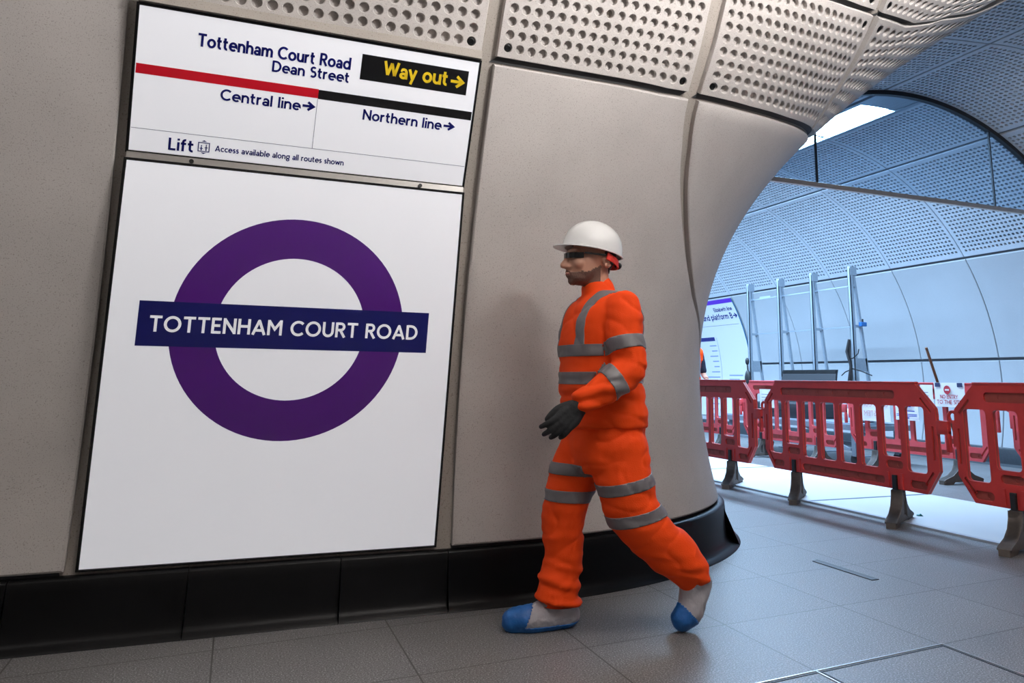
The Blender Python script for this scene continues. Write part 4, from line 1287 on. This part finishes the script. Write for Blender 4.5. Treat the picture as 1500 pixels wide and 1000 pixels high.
def shell(name, me, mat, parent, keep=None, cuts=(), offset=.003, thick=True):
    """a patch lying on a garment or on skin: cut clean along planes (point, normal: keeps the normal's side), raised a little"""
    bm = bmesh.new(); bm.from_mesh(me)
    for p, nrm in cuts:
        bmesh.ops.bisect_plane(bm, geom=bm.verts[:] + bm.edges[:] + bm.faces[:], plane_co=Vector(p), plane_no=Vector(nrm).normalized(), clear_inner=True, dist=1e-5)
    if keep:
        bad = [f for f in bm.faces if not keep(f.calc_center_median())]
        bmesh.ops.delete(bm, geom=bad, context='FACES')
    loose = [v for v in bm.verts if not v.link_faces]
    bmesh.ops.delete(bm, geom=loose, context='VERTS')
    # only the largest islands
    bm.normal_update()
    for v in bm.verts: v.co += v.normal * offset
    if thick:
        edge = [e for e in bm.edges if e.is_boundary]
        ex = bmesh.ops.extrude_edge_only(bm, edges=edge)
        vn = {}
        for v in [g for g in ex['geom'] if isinstance(g, bmesh.types.BMVert)]:
            # pull the rim back under the surface
            nb = [e.other_vert(v) for e in v.link_edges]
            src = min(nb, key=lambda q: (q.co - v.co).length)
            vn[v] = src.normal.copy()
        for v, n in vn.items(): v.co -= n * (offset * 1.3)
    out = bpy.data.meshes.new(name); bm.to_mesh(out); bm.free()
    out.polygons.foreach_set('use_smooth', [True] * len(out.polygons))
    out.materials.append(mat)
    return link(bpy.data.objects.new(name, out), parent)
def seg_dist(p, a, b):
    ab = b - a
    t = max(0, min(1, (p - a).dot(ab) / ab.length_squared))
    return (p - a - ab * t).length

def hand_into(mb, wrist, d, th, pn, s=1.0, curl=18, fat=1.0):
    """palm, four fingers and a thumb; d = along the hand, th = thumb side, pn = palm side"""
    wrist, d, th, pn = Vector(wrist), Vector(d).normalized(), Vector(th).normalized(), Vector(pn).normalized()
    capsule(mb, [wrist - d * .03 * s, wrist + d * .02 * s], [.029 * s * fat, .028 * s * fat], n=14, flat=.75, ref=pn)
    lens = (.072, .080, .075, .058); k0 = (.088, .092, .088, .080)
    for i in range(4):
        off = (.030, .010, -.010, -.029)[i]
        kn = wrist + d * k0[i] * s + th * off * s
        capsule(mb, [wrist + d * .01 * s + th * off * .55 * s, wrist + d * .05 * s + th * off * .9 * s, kn], [.017 * s * fat, .0165 * s * fat, .0115 * s * fat], n=12)
        fd = (d + th * (.20, .06, -.06, -.20)[i]).normalized(); p = kn; pts = [p]
        ax = fd.cross(pn)
        for j, (fr, cu) in enumerate(((.45, curl), (.30, curl * 1.3), (.25, curl * .9))):
            fd = (Matrix.Rotation(rad(cu + 3 * i), 3, ax) @ fd).normalized()
            p = p + fd * lens[i] * fr * s; pts.append(p)
        capsule(mb, pts, [.0105 * s * fat, .0098 * s * fat, .009 * s * fat, .0078 * s * fat], n=12, sub=4)
    b = wrist + d * .022 * s + th * .024 * s
    t1 = b + (d * .80 + th * .45 + pn * .30).normalized() * .042 * s
    t2 = t1 + (d * .95 + th * .10 + pn * .35).normalized() * .034 * s
    t3 = t2 + (d * .95 - th * .10 + pn * .35).normalized() * .026 * s
    capsule(mb, [b, t1, t2, t3], [.018 * s * fat, .0135 * s * fat, .0115 * s * fat, .0095 * s * fat], n=12, sub=4)

def make_person(root, S):
    """S: joints in the root's own frame, facing -X.  Body first, then clothes as children."""
    V3 = Vector
    hd = S['head']                                    # chin-neck reference point
    H = lambda x, y, z: V3((hd[0] + x, hd[1] + y, hd[2] + z))
    # ---- body: one continuous figure
    b = MB()
    E = lambda c, r: b.ellipsoid(H(*c), r, 22, 14)
    E((.0, 0, .155), (.098, .077, .103)); E((-.045, 0, .100), (.080, .064, .098)); E((-.070, 0, .040), (.050, .048, .036)); E((-.100, 0, .020), (.020, .022, .018))
    capsule(b, [H(-.116, 0, .135), H(-.136, 0, .103), H(-.147, 0, .086)], [.010, .0125, .0145], n=12)
    for s in (-1, 1):
        E((-.130, s * .013, .081), (.012, .011, .010))
        capsule(b, [H(-.112, s * .012, .152), H(-.104, s * .045, .150)], [.011, .010], n=10)
        E((-.085, s * .042, .095), (.030, .022, .026))
        E((.030, s * .077, .108), (.024, .010, .034)); E((.022, s * .080, .092), (.012, .008, .014))
    capsule(b, [H(-.118, -.020, .054), H(-.127, 0, .055), H(-.118, .020, .054)], [.006, .0085, .006], n=10)
    capsule(b, [H(-.114, -.018, .043), H(-.123, 0, .043), H(-.114, .018, .043)], [.006, .009, .006], n=10)
    nb = S['neck']
    capsule(b, [nb, (V3(nb) + H(.0, 0, .02)) / 2, H(.005, 0, .09)], [.062, .056, .058], n=18)
    loft(b, spline_rings([(x, y, z, hx - .025, hy - .03) for x, y, z, hx, hy in S['torso']]), 26)
    for side in ('L', 'R'):
        sh, el, wr = S['arm' + side]
        capsule(b, [sh, el, wr], [.052, .042, .030])
        hand_into(b, wr, *S['hand' + side], s=1.0)
        hp, kn, an = S['leg' + side]
        capsule(b, [hp, kn, an], [.082, .055, .042])
        heel, ball, toe = S['foot' + side]
        capsule(b, [heel, ball, toe], [.034, .036, .026])
        capsule(b, [an, heel], [.042, .034], sub=2)
    body = fuse(b, .0055, 3)
    mesh_part('body', body, SKIN, root)
    hx0 = hd[0]
    # ---- face: eyes, stubble, hair
    for s in (-1, 1):
        m = MB(); m.ellipsoid(H(-.112, s * .031, .127), (.012, .0135, .011), 14, 10); eo = m.build('eye', EYEW, root, smooth=60)
        m = MB(); m.ellipsoid(H(-.1215, s * .031, .127), (.004, .0055, .0055), 12, 8); m.build('iris', LENS, eo, smooth=60)
    m = MB()
    capsule(m, [H(-.1235, -.018, .0485), H(-.1305, 0, .0488), H(-.1235, .018, .0485)], [.0035, .0045, .0035], n=8)
    m.build('lips', LIPM, root, smooth=60)
    if S.get('beard'):
        hv = Vector(hd)
        shell('stubble', body, BEARD, root, keep=lambda c: c.z > hd[2] - .02 and c.z < hd[2] + .058 + max(0, c.x - (hx0 - .055)) * .55 + .010 * noise.noise(c * 55) and c.x < hx0 + .004 + .008 * noise.noise(c * 60) and not (c.x < hx0 - .108 and hd[2] + .045 < c.z < hd[2] + .055 and abs(c.y - hd[1]) < .018),
              cuts=((hv + Vector((.014, 0, .06)), (-1, 0, -.15)), (hv + Vector((-.10, 0, .004)), (.10, 0, 1))), offset=.0018)
    shell('hair', body, HAIRM, root, keep=lambda c: c.z > hd[2] + .050 and c.z > hd[2] + .165 - max(0, c.x - hx0) * 1.6 and abs(c.y - hd[1]) < .090 and (c.x > hx0 + .02 or c.z > hd[2] + .18), offset=.006)
    # ---- trousers
    t = MB()
    loft(t, spline_rings(S['pelvis']), 28)
    for side in ('L', 'R'):
        capsule(t, S['trouser' + side][0], S['trouser' + side][1], n=22, sub=8)
    amp = S.get('fold', 1.0)
    def tdisp(c):
        n1 = noise.noise(V3((c.x * 7, c.y * 7, c.z * 20))); n2 = noise.noise(V3((c.x * 16 + 3, c.y * 16, c.z * 34)))
        cr = (1 - abs(noise.noise(V3((c.x * 5 + c.z * 3, c.y * 5 + 7, c.z * 9 - c.x * 4))))) ** 7
        low = max(0, min(1, (.30 - c.z) / .18)) if S.get('bunch', True) else 0
        return amp * (-.006 * cr + .007 * n1 + .003 * n2 + low * .009 * math.sin(c.z * 95 + 3 * n1 + c.x * 20))
    tm = fuse(t, .008, 6, tdisp)
    if S.get('bunch', True):
        for v in tm.vertices: v.co.z = max(v.co.z, .092)      # straight hem over the shoe
    tro = mesh_part('trousers', tm, S['trouser_mat'], root)
    # ---- jacket
    j = MB()
    loft(j, spline_rings(S['torso']), 30)
    if S.get('collar', True):
        capsule(j, [V3(nb) + V3((.0, 0, -.03)), V3(nb) + V3((-.012, 0, .035))], [.082, .076], n=20)
    for side in ('L', 'R'):
        pts, rr = S['sleeve' + side]
        capsule(j, pts, rr, n=20, sub=8)
    def jdisp(c):
        n1 = noise.noise(V3((c.x * 6 + 9, c.y * 6, c.z * 17))); n2 = noise.noise(V3((c.x * 15, c.y * 15 + 5, c.z * 30)))
        cr = (1 - abs(noise.noise(V3((c.x * 5 - c.z * 4, c.y * 5 + 2, c.z * 9 + c.x * 5))))) ** 7
        w = max(0, 1 - abs(c.z - S['waist_z']) / .10)
        return amp * (-.006 * cr + .006 * n1 + .003 * n2 + w * .007 * math.sin(c.z * 80 + 4 * n1))
    jm = fuse(j, .008, 6, jdisp)
    jac = mesh_part('jacket', jm, S['jacket_mat'], root)
    return body, tro, tm, jac, jm, H

def helmet_parts(root, H, ang=0.0):
    m = MB()
    c = H(-.008, 0, .166)
    R = Matrix.Rotation(rad(ang), 3, 'Y')
    nu, nv = 48, 14
    prof = [(k / nv) for k in range(nv + 1)]
    vs = []
    for q in prof:
        th = q * math.pi / 2
        for i in range(nu):
            ph = 2 * math.pi * i / nu
            fx = math.cos(ph)
            ridge = .004 * max(0, math.cos(3 * (ph if abs(math.sin(ph)) < .5 else 0))) if 0 else .0
            r = Vector((math.cos(ph) * math.cos(th) * .138, math.sin(ph) * math.cos(th) * .114, math.sin(th) * .126))
            # three raised ridges running front to back
            for yy in (-.034, 0, .034):
                if abs(r.y - yy) < .011 and r.z > .05: r *= 1.018
            vs.append(c + R @ r)
    m.add(vs, [(j * nu + i, j * nu + (i + 1) % nu, (j + 1) * nu + (i + 1) % nu, (j + 1) * nu + i) for j in range(nv) for i in range(nu)])
    # rim and peak
    rows = []
    for o, dz in ((0, 0), (0, -.010), (1, -.012), (1, -.016), (0, -.018), (-.3, -.016)):
        row = []
        for i in range(nu):
            ph = 2 * math.pi * i / nu
            front = max(0, -math.cos(ph)) ** 2.2
            w = .006 + .038 * front
            k = 1 + o * 0
            row.append(c + R @ Vector((math.cos(ph) * (.138 + o * w), math.sin(ph) * (.114 + o * w * .55), dz - o * .010 * front)))
        rows.append(row)
    b0 = m.add([p for r in rows for p in r], [(j * nu + i, j * nu + (i + 1) % nu, (j + 1) * nu + (i + 1) % nu, (j + 1) * nu + i) for j in range(len(rows) - 1) for i in range(nu)])
    ho = m.build('helmet', HELMET, root, smooth=45)
    ho['label'] = 'white safety helmet'
    m = MB()
    pts = [c + R @ Vector((math.cos(a) * .126, math.sin(a) * .102, -.030 - .020 * max(0, math.cos(a)))) for a in [rad(q) for q in range(-75, 76, 10)]]
    for k in range(len(pts) - 1): m.bar(pts[k], pts[k + 1], .006, .030)
    m.build('nape_strap', HREDM, ho)['label'] = 'red orange nape strap'
    m = MB(); m.ellipsoid(c + R @ Vector((.134, 0, -.046)), (.014, .030, .016), 14, 10); m.build('ratchet_knob', BLACK, ho, smooth=50)

# ---- the walking worker: measured joints, world frame minus the root
RX, RY = 1.45, 3.20
L_ = lambda x, y, z: (x - RX, y - RY, z)
pw = thing('person', 'person in orange hi-vis suit, white helmet and blue overshoes striding left past the sign', 'person', (RX, RY, 0))
torso = [L_(1.462, 3.20, z)[:2] + (z, hx, hy) for z, hx, hy in ((.80, .168, .200), (.83, .176, .206))]
T = lambda x, z, hx, hy: (x - RX, .0, z, hx, hy)
walker = dict(
    head=L_(1.408, 3.20, 1.398), neck=L_(1.442, 3.20, 1.345),
    torso=[T(1.468, .800, .166, .196), T(1.466, .815, .172, .204), T(1.456, .90, .172, .204), T(1.445, .985, .168, .196), T(1.440, 1.10, .168, .200), T(1.444, 1.20, .166, .208), T(1.452, 1.28, .152, .208), T(1.462, 1.335, .118, .175), T(1.458, 1.375, .080, .105)],
    pelvis=[T(1.45, .62, .11, .15), T(1.468, .66, .150, .185), T(1.474, .74, .160, .195), T(1.462, .85, .150, .185), T(1.455, .90, .13, .17)],
    armL=(L_(1.452, 3.000, 1.285), L_(1.458, 2.955, 1.045), L_(1.248, 2.965, .895)), handL=((-.72, -.02, -.68), (-.66, .10, .72), (.10, 1, .0)),
    sleeveL=([L_(1.462, 3.02, 1.290), L_(1.452, 2.985, 1.17), L_(1.462, 2.955, 1.055), L_(1.38, 2.950, .985), L_(1.268, 2.962, .912)], [.082, .080, .072, .068, .052]),
    armR=(L_(1.45, 3.40, 1.285), L_(1.505, 3.445, 1.05), L_(1.475, 3.44, .84)), handR=((-.1, 0, -1), (-1, -.2, 0), (0, -1, 0)),
    sleeveR=([L_(1.462, 3.38, 1.290), L_(1.48, 3.42, 1.17), L_(1.505, 3.445, 1.05), L_(1.49, 3.445, .95), L_(1.477, 3.44, .86)], [.082, .078, .070, .064, .052]),
    legR=(L_(1.44, 3.29, .72), L_(1.335, 3.30, .44), L_(1.325, 3.30, .11)), footR=(L_(1.352, 3.300, .050), L_(1.205, 3.305, .045), L_(1.125, 3.325, .040)),
    trouserR=([L_(1.432, 3.285, .74), L_(1.372, 3.295, .60), L_(1.325, 3.30, .44), L_(1.328, 3.30, .28), L_(1.306, 3.30, .16), L_(1.318, 3.30, .085)], [.120, .112, .093, .082, .092, .086]),
    legL=(L_(1.49, 3.11, .72), L_(1.54, 3.085, .46), L_(1.79, 3.07, .225)), footL=(L_(1.850, 3.07, .185), L_(1.802, 3.07, .085), L_(1.762, 3.07, .050)),
    trouserL=([L_(1.49, 3.115, .74), L_(1.505, 3.10, .61), L_(1.552, 3.085, .465), L_(1.655, 3.08, .355), L_(1.745, 3.075, .285), L_(1.808, 3.07, .222)], [.124, .124, .112, .098, .098, .080]),
    trouser_mat=ORANGE, jacket_mat=ORANGE, waist_z=.93, beard=True)
body, tro, tm, jac, jm, H = make_person(pw, walker)
tro['label'] = 'orange hi-vis trousers'; jac['label'] = 'orange hi-vis jacket'
helmet_parts(pw, H, 9)
# glasses
m = MB()
pts = [H(-.137 + .060 * (abs(y) / .066) ** 2.6, y, .128) for y in [(-.066 + .132 * i / 14) for i in range(15)]]
for k in range(14): m.bar(pts[k], pts[k + 1], .004, .024)
for s in (-1, 1): m.bar(H(-.075, s * .067, .138), H(.022, s * .083, .132), .005, .008)
m.build('safety_glasses', LENS, pw)['label'] = 'dark safety glasses'
# gloves
for side in ('L', 'R'):
    sd = walker
    m = MB(); w = sd['arm' + side][2]
    hand_into(m, w, *sd['hand' + side], s=1.06, fat=1.18, curl=14)
    d = Vector(sd['hand' + side][0]).normalized()
    capsule(m, [Vector(w) - d * .055, Vector(w) + d * .01], [.040, .036], n=16, flat=.9)
    mesh_part('glove', fuse(m, .0042, 2), GLOVEM, pw)['label'] = 'dark work glove'
# reflective bands on the jacket: two round the body, two round the near sleeve, braces up the front and over the shoulder
bones = {'T': [(Vector(L_(1.45, 3.2, .8)), Vector(L_(1.45, 3.2, 1.30)))]}
def near(side, pts):
    P = [Vector(p) for p in pts]
    return lambda c: min(seg_dist(c, P[i], P[i + 1]) for i in range(len(P) - 1))
nL = near('L', walker['sleeveL'][0]); nR = near('R', walker['sleeveR'][0])
def in_arm(c): return nL(c) < .092 or nR(c) < .092
on_body = lambda c: not in_arm(c)
for z0, z1 in ((1.098, 1.146), (.984, 1.034)):
    shell('reflective_band', jm, REFLECT, jac, keep=on_body, cuts=(((0, 0, z0), (-.03, 0, 1)), ((0, 0, z1), (.03, 0, -1))), offset=.0035)
for P0, P1, f0, f1 in ((walker['sleeveL'][0][1], walker['sleeveL'][0][2], .05, .50), (walker['sleeveL'][0][3], walker['sleeveL'][0][4], -.28, .14)):
    a, c = Vector(P0), Vector(P1); d = (c - a)
    shell('reflective_band', jm, REFLECT, jac, keep=lambda q: nL(q) < .088, cuts=((a + d * f0, d), (a + d * f1, -d)), offset=.0035)
for P0, P1, f0, f1 in ((walker['sleeveR'][0][1], walker['sleeveR'][0][2], .1, .55), (walker['sleeveR'][0][3], walker['sleeveR'][0][4], -.2, .3)):
    a, c = Vector(P0), Vector(P1); d = (c - a)
    shell('reflective_band', jm, REFLECT, jac, keep=lambda q: nR(q) < .086, cuts=((a + d * f0, d), (a + d * f1, -d)), offset=.0035)
for s in (-1, 1):
    y0 = s * .115
    shell('reflective_brace', jm, REFLECT, jac, keep=lambda c: c.z > 1.13 and not in_arm(c), cuts=(((0, y0 - .024, 0), (0, 1, 0)), ((0, y0 + .024, 0), (0, -1, 0))), offset=.0034)
# chest badge, trouser pocket flap
m = MB()
for k, (w, dz) in enumerate(((.055, 0), (.07, -.014), (.045, -.028))):
    m.box(-.034 - w / 2 - .045, -.034 + w / 2 - .045, -.2035, -.2015, 1.262 + dz, 1.269 + dz)
# bands on the trousers
tL, tR = walker['trouserL'][0], walker['trouserR'][0]
dR = near('R', tR); dL = near('L', tL)
isR = lambda c: dR(c) < dL(c) and c.z < .72
isL = lambda c: dL(c) <= dR(c) and c.z < .72
for z0, z1 in ((.606, .652), (.497, .543)):
    shell('reflective_band', tm, REFLECT, tro, keep=isR, cuts=(((L_(1.33, 3.3, z0)), (.05, 0, 1)), ((L_(1.33, 3.3, z1)), (-.05, 0, -1))), offset=.0035)
for p0, w in ((L_(1.49, 3.1, .578), .046), (L_(1.535, 3.1, .455), .046)):
    d = Vector((-.22, 0, 1)).normalized()
    shell('reflective_band', tm, REFLECT, tro, keep=isL, cuts=((Vector(p0) - d * w / 2, d), (Vector(p0) + d * w / 2, -d)), offset=.0035)
m = MB()
# overshoes: grey elasticated upper with a blue coated sole and toe
def overshoe(heel, ball, toe, an, upv, cutz):
    heel, ball, toe, an = map(Vector, (heel, ball, toe, an)); upv = Vector(upv).normalized()
    m = MB()
    capsule(m, [heel, ball, toe], [.050, .058, .046], n=20, flat=1.0, ref=(0, 1, 0))
    capsule(m, [an, heel.lerp(ball, .25)], [.060, .052], n=18)
    capsule(m, [an.lerp(ball, .15), ball.lerp(toe, .3)], [.050, .045], n=18)
    def dsp(c):
        return .004 * noise.noise(c * 28) + .002 * noise.noise(c * 60)
    me = fuse(m, .006, 4, dsp)
    sole_pt = toe
    # flatten against the floor
    for v in me.vertices:
        if v.co.z < .004: v.co.z = .004
    o = mesh_part('overshoe', me, COVERW, pw); o['label'] = 'grey fabric overshoe'
    d = (toe - heel); d.normalize(); n = upv
    p_sole = ball - n * .022
    shell('sole_cover', me, COVERB, o, keep=lambda c: (c - p_sole).dot(n) < 0 or ((c - (ball.lerp(toe, .45))).dot(d) > -(c - ball).dot(n) * .5), offset=.003)['label'] = 'blue coated sole and toe'
overshoe(*walker['footR'], L_(1.330, 3.30, .095), (0, 0, 1), .04)
overshoe(*walker['footL'], L_(1.815, 3.07, .200), (.55, 0, .5), .04)

# ---- second person, mostly hidden by the rounded corner: only an arm shows
px, py = 6.12, 10.42
p2 = thing('person', 'person in dark navy sleeves and orange vest, bare forearm showing beside the rounded corner', 'person', (px, py, 0), math.pi / 2)
Z = lambda z, hx, hy, x=0: (x, 0, z, hx, hy)
stander = dict(
    head=(-.03, 0, 1.515), neck=(0, 0, 1.455),
    torso=[Z(.90, .13, .185), Z(.95, .135, .19), Z(1.1, .13, .18), Z(1.25, .135, .195), Z(1.36, .125, .195), Z(1.43, .10, .165), Z(1.475, .07, .09)],
    pelvis=[Z(.80, .10, .15), Z(.86, .13, .175), Z(.95, .13, .18), Z(1.0, .11, .16)],
    armL=((0, -.20, 1.40), (.03, -.285, 1.11), (-.16, -.225, 1.03)), handL=((-1, .35, -.1), (-.1, .3, 1), (.3, 1, 0)),
    sleeveL=([(0, -.19, 1.405), (.01, -.235, 1.28), (.025, -.278, 1.15)], [.072, .062, .054]),
    armR=((0, .20, 1.40), (.02, .27, 1.11), (-.18, .16, 1.03)), handR=((-1, -.35, -.1), (-.1, -.3, 1), (.3, -1, 0)),
    sleeveR=([(0, .19, 1.405), (.01, .235, 1.28), (.02, .262, 1.15)], [.072, .062, .054]),
    legR=((0, .10, .90), (-.01, .11, .48), (.02, .115, .09)), footR=((.05, .115, .04), (-.08, .125, .04), (-.17, .13, .035)),
    trouserR=([(0, .10, .92), (-.01, .11, .48), (.02, .115, .10)], [.10, .085, .075]),
    legL=((0, -.10, .90), (-.01, -.11, .48), (.02, -.115, .09)), footL=((.05, -.115, .04), (-.08, -.125, .04), (-.17, -.13, .035)),
    trouserL=([(0, -.10, .92), (-.01, -.11, .48), (.02, -.115, .10)], [.10, .085, .075]),
    trouser_mat=NAVY, jacket_mat=NAVY, waist_z=1.0, beard=False, bunch=False, collar=False, fold=.5)
b2, tro2, tm2, jac2, jm2, H2 = make_person(p2, stander)
jac2['label'] = 'dark navy top'; tro2['label'] = 'dark navy trousers'
helmet_parts(p2, H2, 0)
vest = shell('vest', jm2, ORANGE, p2, keep=lambda c: near('L', stander['sleeveL'][0][1:])(c) > .066 and near('R', stander['sleeveR'][0][1:])(c) > .066, cuts=(((0, -.222, 0), (0, 1, 0)), ((0, .222, 0), (0, -1, 0))), offset=.010)
vest['label'] = 'orange hi-vis vest'
for s in (-1, 1):
    shell('reflective_brace', jm2, REFLECT, p2, keep=lambda c: c.z > 1.05, cuts=(((0, s * .125 - .025, 0), (0, 1, 0)), ((0, s * .125 + .025, 0), (0, -1, 0))), offset=.014)
for s in (-1, 1):
    m = MB()
    ft = stander['footL' if s < 0 else 'footR']
    capsule(m, list(ft), [.048, .050, .042], n=18)
    capsule(m, [Vector(ft[0]) + Vector((-.03, 0, .08)), Vector(ft[0]) + Vector((-.03, 0, 0))], [.055, .055], n=16)
    me = fuse(m, .008, 4)
    for v in me.vertices: v.co.z = max(.002, v.co.z)
    mesh_part('boot', me, BLACK, p2)
